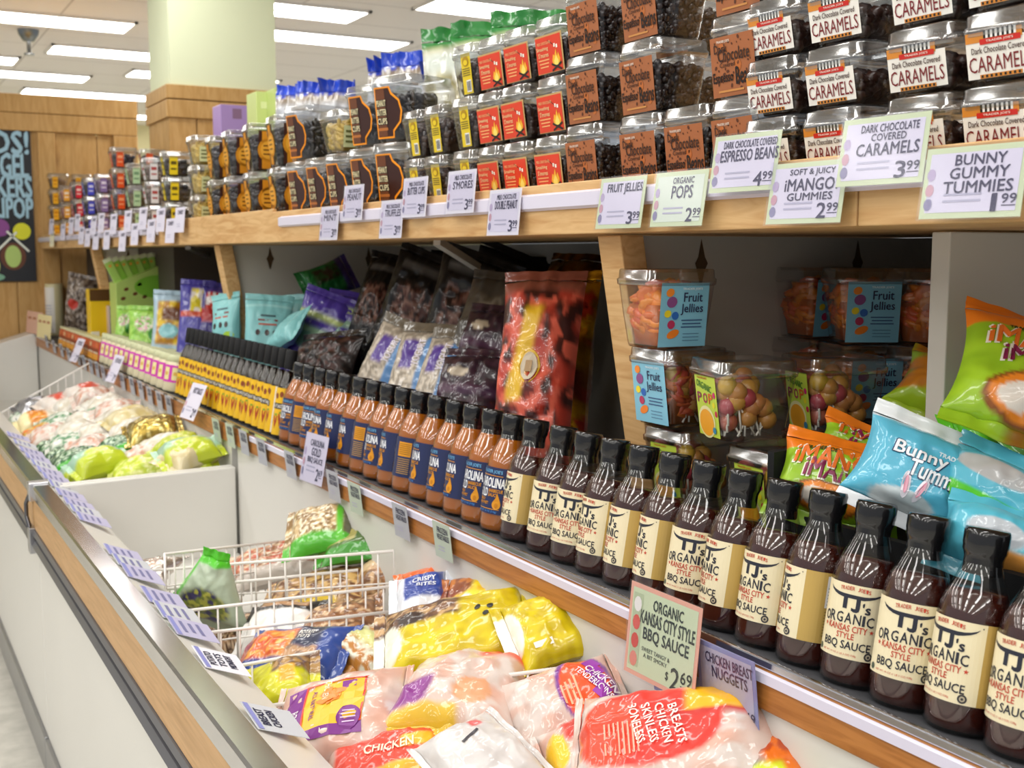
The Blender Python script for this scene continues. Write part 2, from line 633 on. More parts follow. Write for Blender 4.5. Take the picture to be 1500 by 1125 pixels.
freezer(FY0, SEAM, 'near white open chest freezer with chrome rim and wood band, holding wire dividers', None, ('end_wall', 3.212, SEAM - .005, (.79, .80)))
tf = freezer(SEAM, FY1, 'far white open chest freezer behind the end wall, full of vegetable bags', ('near_end_wall', SEAM + .004, SEAM + .02, (.79, .80)), ('end_wall', 7.3, 7.54, (.80, .94)))
mb = MB()
mb.box(.366, .416, SEAM - .02, SEAM + .02, .755, .804, c('d5d5d8'))
mb.tube([(.370, SEAM + .005, .77), (.362, SEAM + .02, .745), (.362, SEAM + .02, .71), (.368, SEAM + .005, .675)], .006, 8, c('6a6a6e'))
mb.box(.362, .402, SEAM - .02, SEAM + .02, .615, .684, c('b8b8bb'))
tag(mb.build('rim_joiner', 'steel', None, False, .003), 'chrome joint clip where the two freezer rims meet', 'clip')

# ------------------------------------------------------------------ lower ledge shelf
LZ, LX = 0.925, 0.91
TILT = radians(9.5)
t = thing('ledge_shelf', 'long low ledge with metal lip and stained wood face carrying the sauce bottles', 'shelf', loc=(0, 0, 0))
MB().prism([(LX + .004, LZ - .003), (LX + .0065, LZ - .03), (1.02, LZ - .05), (1.02, LZ - .004 - .108 * math.tan(TILT))], FY0, FY1).build('tilted_strip', 'shelf_grey', t)
MB().prism([(LX - .003, LZ - .010), (LX - .003, LZ + .001), (LX + .004, LZ + .001), (LX + .004, LZ - .010)], FY0, FY1).build('metal_lip', 'chrome_trim', t, False, .002)
MB().prism([(LX - .002, LZ - .013), (LX - .006, LZ - .015), (LX - .006, LZ - .027), (LX - .002, LZ - .028)], FY0, 3.05).build('price_rail', 'rail_plastic', t)
MB().box(LX - .002, LX + .006, FY0, FY1, .863, LZ - .0102).build('wood_face', 'oak_stain', t, False, .003)
DK = 0.905
MB().box(1.02, 1.78, FY0, FY1, DK - .04, DK).build('deck', 'shelf_grey', t)
MB().box(1.76, 1.80, FY0, FY1, DK, 1.43).build('back_panel', 'panel_grey', t)
MB().box(1.25, 1.29, 5.3, FY1, DK, 1.43).build('back_panel', 'dark_panel', t)
MB().box(1.29, 1.78, 5.3, 5.34, DK, 1.43).build('end_return', 'dark_panel', t)
MB().box(.97, 1.78, FY0, FY1, 0.0, .86).build('plinth', 'freezer_white', t)
# dividers under the upper shelf
for i, yd in enumerate((1.483, 3.738, 6.026)):
    d = thing('shelf_divider', ['grey panel divider with slanted pine edge beside the fruit jellies', 'grey panel divider with slanted pine edge right of the teal pouches',
                                'farthest panel divider with slanted pine edge left of the green display box'][i], 'divider', 'divider panels under the upper shelf', loc=(0, yd, 0))
    mb = MB().prism([(1.07, 1.4285), (1.755, 1.4285), (1.755, DK + .0005), (1.16, DK + .0005)], 0.02, 0.055)
    mb.build('panel', 'panel_grey', d)
    mb = MB().prism([(1.025, 1.4285), (1.07, 1.4285), (1.16, DK + .0005), (1.115, DK + .0005)], -0.002, 0.06)
    mb.build('pine_edge', 'pine', d, False, .002)
    for xs in (1.20, 1.55):
        mb = MB()
        pts = [(xs + dx, 1.385 + dz) for dx, dz in ((0, .04), (.008, .01), (.014, 0), (.008, -.012), (.002, -.035), (-.002, -.035), (-.008, -.012), (-.012, 0), (-.006, .01))]
        mb.poly(pts, lambda x, y: (x, 0.0185, y), c('5a4630'))
        mb.build('keyhole_slot', 'matte', d)
yn = 1.03
xl = un(1388, 450, 'Y', yn).x
tag(MB().box(xl, 1.755, yn, yn + .03, DK + .0005, 1.4285).build('partition_panel', 'panel_grey', None, False, .002), 'plain grey partition behind the mango gummy bags', 'partition')
b0 = un(640, 352, 'X', 1.15); b1 = un(732, 412, 'X', 1.45)
d = (b1 - b0).normalized()
tag(MB().tube([(1.15, b0.y, 1.428), b1, b1 + d * .1], .012, 4).build('shelf_bracket', 'panel_grey'), 'grey diagonal metal brace under the upper shelf among black bags', 'bracket')
b0 = un(275, 358, 'X', 1.15); b1 = un(312, 378, 'X', 1.5)
tag(MB().tube([(1.15, b0.y, 1.428), b1], .014, 4).build('shelf_bracket', 'brushed_steel'), 'grey diagonal metal brace above the green display box', 'bracket')

# ------------------------------------------------------------------ upper shelf
UZ = 1.50
t = thing('upper_shelf', 'long pine upper shelf carrying stacked clear tubs', 'shelf', loc=(0, 0, 0))
MB().box(1.0, 1.78, FY0, WY - .05, 1.431, UZ).build('shelf_board', 'pine', t)
ys = [FY0, 0.957, 2.3, 3.06, 3.36, 3.86, 4.5, 5.6, 6.5, WY - .05]
for a, b_ in zip(ys[:-1], ys[1:]):
    MB().box(.985 + (0.002 if a > 3 else 0), 1.0, a + .001, b_ - .001, 1.431, 1.512 + (.008 if 3.05 < a < 4.4 else 0)).build('pine_fascia', 'pine', t, False, .002)
MB().prism([(.985, 1.498), (.976, 1.494), (.976, 1.474), (.981, 1.47), (.985, 1.47)], FY0, 2.98).build('price_rail', 'rail_plastic', t)
MB().prism([(.985, 1.498), (.976, 1.494), (.976, 1.474), (.985, 1.47)], 4.4, WY - .05).build('price_rail', 'rail_plastic', t)
MB().box(1.74, 1.78, FY0, 1.55, UZ, 1.86).build('back_board', 'pine', t)


# ------------------------------------------------------------------ prototypes (things of which there are many)
class Proto:
    def __init__(s):
        s.parts = []

    def part(s, name, mb, mats, smooth=False, label=None, sub=None):
        s.parts.append((name, mb.mesh(name, mats, smooth), label, sub))
        return s

    def inst(s, name, label, cat, group, M):
        r = thing(name, label, cat, group, M)
        made = []
        for n, me, lb, sub in s.parts:
            o = bpy.data.objects.new(n, me)
            COL.objects.link(o)
            o.parent = made[sub] if sub is not None else r
            if lb:
                o['label'] = lb
            made.append(o)
        return r


# ---- tubs: local z up from the base, front (shop side) is -x, camera end is -y
def tub_proto(hx, hy, h, fill, contents, labels, seed=1):
    """contents(mb, box, rnd); labels: list of (face, fn(mb, f))"""
    p = Proto()
    tp = 0.80
    rz = h - 0.022
    hz = lambda z: tp + (1 - tp) * min(1, z / rz)
    mb = MB().loft([(0.002, hx * tp * .9, hy * tp * .9, .01), (0.0, hx * tp * .96, hy * tp * .96, .012), (0.006, hx * tp, hy * tp, .014), (rz * .5, hx * hz(rz * .5), hy * hz(rz * .5), .015),
                    (rz - .006, hx * .985, hy * .985, .016), (rz, hx * .99, hy * .99, .016)])
    p.part('body', mb, 'clear_plastic', True)
    mb = MB().loft([(rz - .004, hx * .985, hy * .985, .016), (rz - .002, hx * 1.03, hy * 1.03, .017), (rz + .006, hx * 1.04, hy * 1.04, .017), (rz + .008, hx * 1.0, hy * 1.0, .016), (h - .003, hx * .99, hy * .99, .016),
                    (h - .001, hx * .96, hy * .96, .015), (h - .001, hx * .87, hy * .87, .014), (h - .006, hx * .85, hy * .85, .013), (h - .006, hx * .3, hy * .3, .003)], cap=False)
    mb.f.append(tuple(range(len(mb.v) - 16, len(mb.v)))); mb.m.append(0)
    p.part('lid', mb, 'clear_lid', True)
    rnd = random.Random(seed)
    mb = MB()
    contents(mb, hx, hy, rz, hz, fill, rnd)
    p.part('contents', mb, 'candy', True)
    for face, fn in labels:
        mb = MB()
        k = hx if face == 'x' else hy

        def f(x, y, e=0.0, k=k, face=face):
            d = k * hz(y) + 0.0006 + e
            return (-d, -x, y) if face == 'x' else (x, -d, y)
        fn(mb, f)
        p.part('label', mb, 'card_gloss')
    return p


def lumps(col, jit, size, shape='ball', core=None, n=90):
    def fn(mb, hx, hy, rz, hz, fill, rnd):
        top = rz * fill
        s_ = size
        k0, k1 = .84 - s_ * 3, .84 - s_ * 3
        if shape != 'pop':
          mb.loft([(.004, hx * hz(0) * k0, hy * hz(0) * k0, .008), (top - s_ * .6, hx * hz(top) * k1, hy * hz(top) * k1, .008)], core or mix(col, (0, 0, 0), .35), cap=2)
        for i in range(n):
            f = rnd.random()
            q = rnd.random()
            cc = mix(col, jit, rnd.random())
            if q < .36:
                z = rnd.uniform(s_, top)
                p = (-(hx * hz(z) * .97 - s_), rnd.uniform(-1, 1) * (hy * hz(z) * .95 - s_), z)
            elif q < .72:
                z = rnd.uniform(s_, top)
                p = (rnd.uniform(-1, 1) * (hx * hz(z) * .95 - s_), -(hy * hz(z) * .97 - s_), z)
            else:
                z = top + rnd.uniform(-.5, .45) * s_
                p = (rnd.uniform(-.85, .85) * (hx * hz(z) - s_), rnd.uniform(-.85, .85) * (hy * hz(z) - s_), z)
            R = Matrix.Rotation(rnd.uniform(0, 6), 3, 'Z') @ Matrix.Rotation(rnd.uniform(0, 6), 3, 'X')
            if shape == 'ball':
                mb.ball(p, s_, s_ * .82, s_ * .8, cc, 0, 8, 5, R)
            elif shape == 'cube':
                mb.ball(p, s_ * 1.1, s_ * .9, s_ * .75, cc, 0, 4, 4, R)
            elif shape == 'disc':
                mb.ball(p, s_, s_, s_ * .35, cc, 0, 9, 4, R)
            elif shape == 'pop':
                mb.ball(p, s_, s_, s_, cc, 0, 8, 6)
                q2 = V(p) + V((rnd.uniform(-.03, .03), rnd.uniform(-.03, .005), -.055))
                q2.x = max(-hx * .7, min(hx * .7, q2.x)); q2.y = max(-hy * .7, min(hy * .7, q2.y)); q2.z = max(.006, min(rz, q2.z))
                mb.tube([p, q2], .0017, 5, c('f0eadc'))
    return fn


def lab_caramel(mb, f):
    W, z0, z1 = .080, .0055, .0465
    mb.rect(0, .0255, W, .038, f, c('f2efe8'))
    g = lambda x, y: f(x, y, .0005)
    mb.rect(-.006, .0475, W * .84, .010, g, c('d98b34'))
    for k in range(7):
        mb.rect(-.016 + k * .0055, .0495, .0028, .0075, lambda x, y: f(x, y, .0009), c('22201e'))
        mb.rect(-.0132 + k * .0055, .0495, .0028, .0075, lambda x, y: f(x, y, .0009), c('f4f2ee'))
    mb.rect(.002, .0425, .048, .0055, lambda x, y: f(x, y, .0011), c('cc2a22'))
    mb.text("TRADER JOE'S", (.002, .0425, .032, .0028), lambda x, y: f(x, y, .0015), c('f6e6da'), 0, .02)
    g2 = lambda x, y: f(x, y, .0009)
    mb.text('Dark Chocolate Covered', (0, .0345, .066, .0062), g2, c('4a2c26'), 0, .01, shear=.02)
    mb.text('CARAMELS', (0, .0205, .074, .0155), g2, c('7c1f24'), 0, -.008)
    mb.rect(0, .0085, .05, .004, g, c('d98b34'))
    for k in range(9):
        mb.rect(-.022 + k * .0055, .0085, .0026, .0026, g2, c('22201e'))


def lab_espresso(mb, f):
    W = .086
    mb.rect(0, .041, W, .078, f, c('a5633a'))
    r = random.Random(5)
    g = lambda x, y: f(x, y, .0005)
    for k in range(34):
        s_ = r.choice((.001, .0014, .0022))
        mb.disc(r.uniform(-.036, .036), r.uniform(.006, .076), s_, s_ * 1.4, g, c('5c3018'), n=7, rot=r.uniform(0, 3))
    for x, y, s_ in ((.01, .040, .007), (-.02, .066, .005), (.03, .018, .006)):
        mb.disc(x, y, s_, s_ * 1.1, g, c('b9682f'), n=10)
    g2 = lambda x, y: f(x, y, .001)
    mb.text("TRADER JOE'S", (-.016, .073, .026, .004), g2, c('f0e6da'), 0, .02)
    mb.text('Dark', (-.022, .0645, .026, .011), g2, c('3a2216'), 0, .015)
    mb.text('Chocolate', (.003, .0555, .062, .0165), g2, c('3a2216'), 0, .015)
    mb.text('Covered', (-.01, .043, .03, .006), g2, c('3a2216'), 0, .01)
    mb.text('Espresso', (-.020, .0255, .040, .017), g2, c('20130c'), 0, .02)
    mb.text('Beans', (.0235, .027, .036, .022), g2, c('20130c'), 0, .02)
    mb.rect(-.005, .009, .05, .0028, g2, c('c98a4a'))


def lab_smores(mb, f):
    W = .084
    mb.rect(0, .037, W, .062, f, c('c9a46a'))
    g = lambda x, y: f(x, y, .0005)
    g2 = lambda x, y: f(x, y, .001)
    mb.rect(-.0015, .036, W - .005, .058, g, c('dc3f22'))
    mb.text('MILK CHOCOLATE', (-.014, .055, .042, .0045), g2, c('f2c48a'), 0, .01)
    mb.text("Smashing", (-.020, .0455, .036, .0075), g2, c('f6d8a0'), 0, .012)
    mb.text("S'mores", (-.018, .0365, .032, .0075), g2, c('f6d8a0'), 0, .012)
    for k in range(3):
        mb.rect(-.018, .028 - k * .0055, .034 - k * .004, .002, g2, c('f0b070'))
    mb.poly([(.010, .016), (.030, .016), (.033, .025), (.028, .036), (.024, .030), (.021, .042), (.016, .031), (.012, .034), (.008, .024)], g2, c('f2b02c'))
    mb.poly([(.014, .016), (.027, .016), (.028, .023), (.021, .032), (.014, .023)], lambda x, y: f(x, y, .0014), c('f7de6a'))
    mb.rect(.021, .0135, .032, .0035, lambda x, y: f(x, y, .0014), c('2a1a14'), rot=.35)
    mb.rect(.021, .0135, .032, .0035, lambda x, y: f(x, y, .0018), c('2a1a14'), rot=-.35)
    for a, b_ in ((.018, .048), (.025, .046)):
        mb.rect(a, b_, .005, .0055, g2, c('fbf4e6'))
    mb.rect(.010, .052, .026, .001, g2, c('2a1a14'), rot=-.5)


def lab_yellow(mb, f):
    mb.rect(.012, .042, .036, .074, f, c('e4c81e'))
    g = lambda x, y: f(x, y, .0006)
    mb.disc(.012, .064, .012, .009, g, c('b08a14'), n=14)
    mb.disc(.012, .062, .008, .005, lambda x, y: f(x, y, .001), c('e4c81e'), n=14)
    for k in range(4):
        mb.rect(.012, .051 - k * .004, .028, .0016, g, c('6a5a1c'))
    mb.rect(.017, .019, .018, .022, g, c('ecebe6'))
    for k in range(7):
        mb.rect(.0105 + k * .0021, .019, .0009, .017, lambda x, y: f(x, y, .001), c('33332e'))


def lab_pb(mb, f):
    out = [(-.046, .008), (.006, .008), (.007, .022), (.030, .040), (.037, .064), (.030, .088), (.008, .104), (.002, .118), (-.046, .118)]
    mb.poly(out, f, c('ff9d18'))
    g = lambda x, y: f(x, y, .0006)
    ins = [(-.0425, .012), (.0025, .012), (.0035, .025), (.0262, .043), (.0320, .064), (.0262, .085), (.005, .100), (-.001, .114), (-.0425, .114)]
    mb.poly(ins, g, c('38190f'))
    g2 = lambda x, y: f(x, y, .001)
    mb.rect(-.028, .063, .028, .1, g2, c('6a3c20'))
    g3 = lambda x, y: f(x, y, .0014)
    for s_, y in (('PEANUT', .083), ('BUTTER', .064), ('CUPS', .045)):
        mb.rect(-.026, y, .031, .015, g3, c('2a1812'))
        mb.text(s_, (-.026, y, .029, .0125), lambda x, y: f(x, y, .0018), c('efe4b8'), 0, .02)
    mb.rect(-.026, .028, .03, .006, g3, c('b06a30'))


def lab_amber(mb, f):
    mb.rect(-.01, .062, .05, .112, f, c('43241a'))
    g = lambda x, y: f(x, y, .0006)
    mb.rect(-.012, .062, .026, .108, g, c('d68f24'))
    mb.disc(-.004, .062, .034, .034, g, c('d68f24'), n=20)
    mb.disc(-.004, .062, .026, .026, lambda x, y: f(x, y, .001), c('e8a93a'), n=20)
    for k in range(3):
        mb.rect(-.006, .074 - k * .012, .03, .004, lambda x, y: f(x, y, .0014), c('6a3c14'))


def lab_strip(col, col2, x=0.0, w_=.03):
    def fn(mb, f):
        mb.rect(x, .04, w_, .066, f, col)
        mb.rect(x, .05, w_ * .7, .012, lambda a, b_: f(a, b_, .0006), col2)
        mb.rect(x, .028, w_ * .7, .006, lambda a, b_: f(a, b_, .0006), col2)
    return fn


def lab_gold(mb, f):
    mb.rect(-.028, .036, .034, .05, f, c('d9dca6'))
    for k in range(3):
        mb.rect(-.028, .048 - k * .012, .024, .005, lambda a, b_: f(a, b_, .0006), c('6e7040'))


def lab_jelly(mb, f):
    mb.rect(0, .05, .082, .094, f, c('83c0d8'))
    g = lambda x, y: f(x, y, .0008)
    mb.text("TRADER JOE'S", (.012, .088, .034, .004), g, c('e6f2f6'), 0, .02)
    mb.text('Fruit', (.014, .076, .032, .0135), g, c('22244e'), 0, .008)
    mb.text('Jellies', (.013, .058, .038, .0165), g, c('22244e'), 0, .008)
    for k in range(3):
        mb.rect(.014, .042 - k * .005, .036 - .004 * (k % 2), .0018, g, c('3a5a86'))
    for k in range(3):
        mb.rect(.014, .022 - k * .005, .028, .0012, g, c('5a86a6'))
    for x, y, rx, ry, cc in ((-.026, .083, .007, .006, 'f08a2c'), (-.022, .069, .009, .008, '8a4a86'), (-.028, .052, .006, .0055, 'f0d828'), (-.015, .049, .006, .006, '2c66b8'), (-.021, .036, .0065, .0065, 'b8305a'), (-.017, .022, .011, .006, 'f08226')):
        mb.disc(x, y, rx, ry, g, c(cc), n=14, rot=.4)


def lab_pops(mb, f):
    mb.rect(0, .045, .062, .086, f, c('bfd34a'))
    g = lambda x, y: f(x, y, .0006)
    g2 = lambda x, y: f(x, y, .001)
    mb.disc(-.004, .022, .025, .023, g, c('e6dfa4'), n=24)
    mb.disc(-.004, .021, .021, .019, g2, c('eda42c'), n=24)
    mb.text("TRADER JOE'S", (-.008, .084, .03, .0035), g, c('c86a28'), 0, .02)
    mb.text('ORGANIC', (-.004, .073, .044, .0095), g, c('2f7a34'), 0, .02, rot=-.18)
    for s_, x, cc in (('P', -.020, '8c2456'), ('O', -.003, 'a8325a'), ('P', .013, 'd8662a')):
        mb.text(s_, (x, .056, .012, .014), g, c(cc), 0, .03)
    for x, y, cc in ((.024, .062, 'c8286e'), (.021, .048, 'e2d62c'), (.026, .036, 'c22f4a')):
        mb.disc(x, y, .004, .0045, g, c(cc), n=10)
    mb.disc(.018, .012, .005, .005, lambda x, y: f(x, y, .0014), c('3c86a8'), n=10)


CH1, CH2 = c('2a1712'), c('3d241c')
TUB = {
    'caramel': tub_proto(.0525, .0485, .0735, .68, lumps(CH1, CH2, .0125, 'cube', n=70), [('x', lab_caramel)], 1),
    'espresso': tub_proto(.052, .050, .1075, .80, lumps(c('1c100e'), c('2c1a16'), .0075, 'ball', n=240), [('x', lab_espresso)], 2),
    'smores': tub_proto(.052, .048, .097, .78, lumps(CH1, CH2, .013, 'cube', n=60), [('x', lab_smores)], 3),
    'yellow': tub_proto(.05, .047, .098, .80, lumps(c('33211a'), c('4a3428'), .013, 'cube', n=60), [('x', lab_yellow)], 4),
    'peanut': tub_proto(.07, .064, .142, .80, lumps(c('191312'), c('27201f'), .019, 'disc', n=70), [('x', lab_pb)], 5),
    'amber': tub_proto(.06, .058, .14, .82, lumps(c('1a1211'), c('2c1d18'), .018, 'disc', n=60), [('x', lab_amber), ('y', lab_amber)], 6),
    'gold': tub_proto(.065, .06, .10, .85, lumps(c('d9b95c'), c('b8963c'), .019, 'disc', c('a88a3a'), n=70), [('y', lab_gold)], 7),
    'jelly': tub_proto(.058, .054, .118, .80, lumps(c('f0922e'), c('e0603c'), .021, 'disc', c('c86a34'), n=60), [('y', lab_jelly)], 8),
    'jelly_front': tub_proto(.058, .054, .118, .80, lumps(c('d8762e'), c('b8443a'), .021, 'disc', c('8a4a24'), n=60), [('x', lab_jelly)], 9),
    'pops': tub_proto(.06, .056, .112, .85, lumps(c('a8404a'), c('c8a238'), .0145, 'pop', c('7a4a30'), n=24), [('x', lab_pops)], 10),
}


def misc(k, ccol, c2, lcol, l2, shape='ball', s_=.012):
    TUB[k] = tub_proto(.056, .052, .093, .8, lumps(c(ccol), c(c2), s_, shape, n=50), [('x', lab_strip(c(lcol), c(l2))), ('y', lab_strip(c(lcol), c(l2), -.022))], hash(ccol) % 50 + 3)


misc('tan', '8a6a48', '6a4a30', 'e8b02c', 'c8801c')
misc('pinkmix', 'c88a80', 'a06a50', 'e8a83c', 'f0e6da')
misc('redtag', '3a201c', '2a1a18', 'd02a3c', 'f0d0c8', 'cube')
misc('bluetag', '2c2024', '2a1a18', '4a50c8', 'd8d8f0', 'cube')
misc('purple', '6a4a70', '7a6272', '8a72a8', 'e0d8e8')
misc('orangetag', '2a2430', '2a1a18', 'dc5424', 'f0a070', 'cube')
misc('greentag', '6a5a40', '7a6a48', 'bcdcb0', '7aa078')
misc('whitetag', '5a4038', 'a89a90', 'e4e2e4', 'b04a4a', 'cube')
misc('blackyellow', '241c1a', '342824', 'dcc424', '5a4c18', 'cube')


def stack(kind, X, yl, zs, what, where, group, jit=.004, rot=None, cat='tub', name='candy_tub', half=None):
    """a column of tubs whose far edge is at Y = yl; zs = bases"""
    hh = {'caramel': .05, 'espresso': .052, 'smores': .05, 'yellow': .049, 'peanut': .067, 'amber': .06, 'gold': .062}.get(kind, .055)
    for k, z in enumerate(zs):
        r = RND.uniform(-.03, .03) if rot is None else rot
        M = Matrix.Translation((X + hh + RND.uniform(0, jit), yl - hh + RND.uniform(-jit, jit) * .5, z + .0006 * k)) @ Matrix.Rotation(r, 4, 'Z')
        lv = ['bottom', 'second up', 'third up', 'fourth up'][k] if k < len(zs) - 1 or len(zs) == 1 else 'topmost'
        if len(zs) == 1:
            lv = 'unstacked'
        TUB[kind].inst(name, '%s, %s, %s' % (what, lv, where), cat, group, M)


XU = 1.025
for i, yl in enumerate((1.205, 1.098, .967, .863, .757, .652)):
    stack('caramel', XU, yl, [UZ + .0737 * k for k in range(4)], 'dark caramel tub with white label',
          ORD[i + 1] + ' caramel stack from the espresso beans', 'caramel tubs')
for i, yl in enumerate((1.15, 1.03, .90)):
    stack('caramel', XU + .125, yl, [UZ + .0737 * k for k in range(3)], 'clear tub of dark caramels', 'back row behind %s front stack' % ORD[i + 2], 'caramel tubs')
for i, (yl, n) in enumerate(((1.652, 3), (1.50, 3), (1.386, 1), (1.282, 4))):
    stack('espresso', XU, yl, [UZ + .1077 * k for k in range(n)], 'espresso bean tub with brown label',
          ['stack beside the red tubs', 'stack second from the red tubs', 'low place before the tall stack', 'stack beside the caramels'][i], 'espresso bean tubs')
stack('espresso', XU + .135, 1.60, [UZ + .1077 * k for k in range(3)], 'clear tub of espresso beans', 'back row behind the espresso stacks', 'espresso bean tubs')
for i, yl in enumerate((1.958, 1.863, 1.748)):
    stack('smores', XU, yl, [UZ + .0972 * k for k in range(3)], 'tub with red campfire label', ['left stack', 'middle stack', 'right stack'][i] + ' of the red ones', 'red labelled tubs')
for i, (yl, n) in enumerate(((2.30, 2), (2.20, 2), (2.065, 3))):
    stack('yellow', XU, yl, [UZ + .0982 * k for k in range(n)], 'tub with upright yellow label', ['left', 'middle', 'right'][i] + ' stack beside the red tubs', 'yellow labelled tubs')
pbx = [yof(p, XU, 1.58) for p in (397, 436, 462, 512, 545)]
pbl = ['farthest left', 'second', 'third', 'fourth', 'fifth']
for i, yl in enumerate((3.05, 2.905, 2.765, 2.605, 2.455)):
    up = i == 4
    stack('peanut', XU, yl, [UZ] + ([UZ + .1425] if up else []), 'dark cup tub with orange edged label', '%s place left to right' % ORD[i + 1], 'peanut butter cup tubs', rot=.34 if up else .2)
stack('peanut', XU + .005, 2.62, [UZ + .143], 'dark cup tub half behind the gold tub', 'upper row', 'peanut butter cup tubs', rot=.25)
stack('gold', XU - .01, 2.77, [UZ + .1435], 'gold wrapped candy tub on the dark cup tubs', 'upper row', 'gold candy tubs')
stack('peanut', XU, 3.05, [UZ + .1435], 'dark cup tub left of the gold candies', 'upper row', 'peanut butter cup tubs', rot=.25)
for i, yl in enumerate((3.90, 3.70, 3.48, 3.25)):
    n = 2
    stack('amber', XU, yl, [UZ + .1405 * k for k in range(n)], 'dark candy tub with amber label', ['leftmost', 'second from left', 'third from left', 'rightmost'][i] + ' amber labelled stack', 'amber labelled tubs', rot=-.06)
for i, yl in enumerate((4.12,)):
    stack('gold', XU, yl, [UZ + .1003 * k for k in range(3)], 'gold wrapped candy tub', 'stack left of the amber labels', 'gold candy tubs')
far = [(7.47, 'tan', 4, 'end wall', 'tan candy tub with yellow label'), (7.05, 'pinkmix', 3, 'second place from the end wall', 'pinkish candy tub'), (6.65, 'redtag', 3, 'third place from the end wall', 'dark candy tub with red tag'),
       (6.3, 'bluetag', 3, 'fourth place from the end wall', 'dark candy tub with blue tag'), (5.95, 'purple', 3, 'fifth place from the end wall', 'mauve candy tub'), (5.55, 'orangetag', 4, 'sixth place from the end wall', 'dark candy tub with orange tag'),
       (5.2, 'greentag', 3, 'seventh place from the end wall', 'nut tub with pale green tag'), (4.88, 'whitetag', 3, 'eighth place from the end wall', 'candy tub with white tag'), (4.55, 'blackyellow', 3, 'left of the gold candies', 'dark candy tub with yellow tag')]
for yl, kd, n, wh, what in far:
    stack(kd, XU, yl, [UZ + .0933 * k for k in range(n)], what, 'front row, ' + wh if 'place' in wh else 'front row, by the ' + wh if 'wall' in wh else 'front row, ' + wh, 'far candy tubs', rot=0)
    stack(kd, XU + .135, yl + .02, [UZ + .0933 * k for k in range(n)], what, 'back row, ' + wh if 'place' in wh else 'back row, by the ' + wh if 'wall' in wh else 'back row, ' + wh, 'far candy tubs', rot=0)

# ------------------------------------------------------------------ bottles (local z up, label centre faces -x)


def lathe_r(prof, z):
    for (r0, z0), (r1, z1) in zip(prof[:-1], prof[1:]):
        if z0 <= z <= z1:
            return r0 + (r1 - r0) * (z - z0) / max(1e-6, z1 - z0)
    return prof[-1][0]


def wrap(r, e):
    """label sheet on a cylinder: x to the reader's right, y up"""
    return lambda x, y, k=0.0: (-(r + e + k) * cos(x / r), -(r + e + k) * sin(x / r), y)


BP = [(.0, .002), (.030, .0), (.0350, .005), (.0368, .014), (.0368, .118), (.0355, .130), (.031, .143), (.0245, .157), (.0200, .170), (.0186, .178), (.0180, .200)]


def bottle_proto(sauce, level, labelfn, turnback):
    p = Proto()
    p.part('glass', MB().lathe(BP, 36), 'glass', True)
    top = level
    inner = [(max(0, r - .0022), max(.004, z)) for r, z in BP if z < top]
    rt = lathe_r(BP, top) - .0022
    inner += [(rt, top), (0, top + .001)]
    p.part('sauce', MB().lathe(inner, 32, sauce), 'gloss', True)
    cp = [(.0192, .162), (.0197, .164), (.0195, .178), (.0205, .182), (.0222, .186), (.0222, .190), (.0228, .192), (.0228, .2045), (.0215, .2085), (.0, .209)]
    mb = MB().lathe(cp, 32, c('141416'))
    p.part('cap', mb, 'gloss', {0})
    mb = MB()
    labelfn(mb, wrap(.0368, .0004))
    p.part('label', mb, 'card_gloss')
    return p


def curved(mb, f, x0, x1, y0, y1, col, n=20, e=0.0):
    mb.grid(n, 1, lambda u, v: f(x0 + (x1 - x0) * u, y0 + (y1 - y0) * v, e), col)


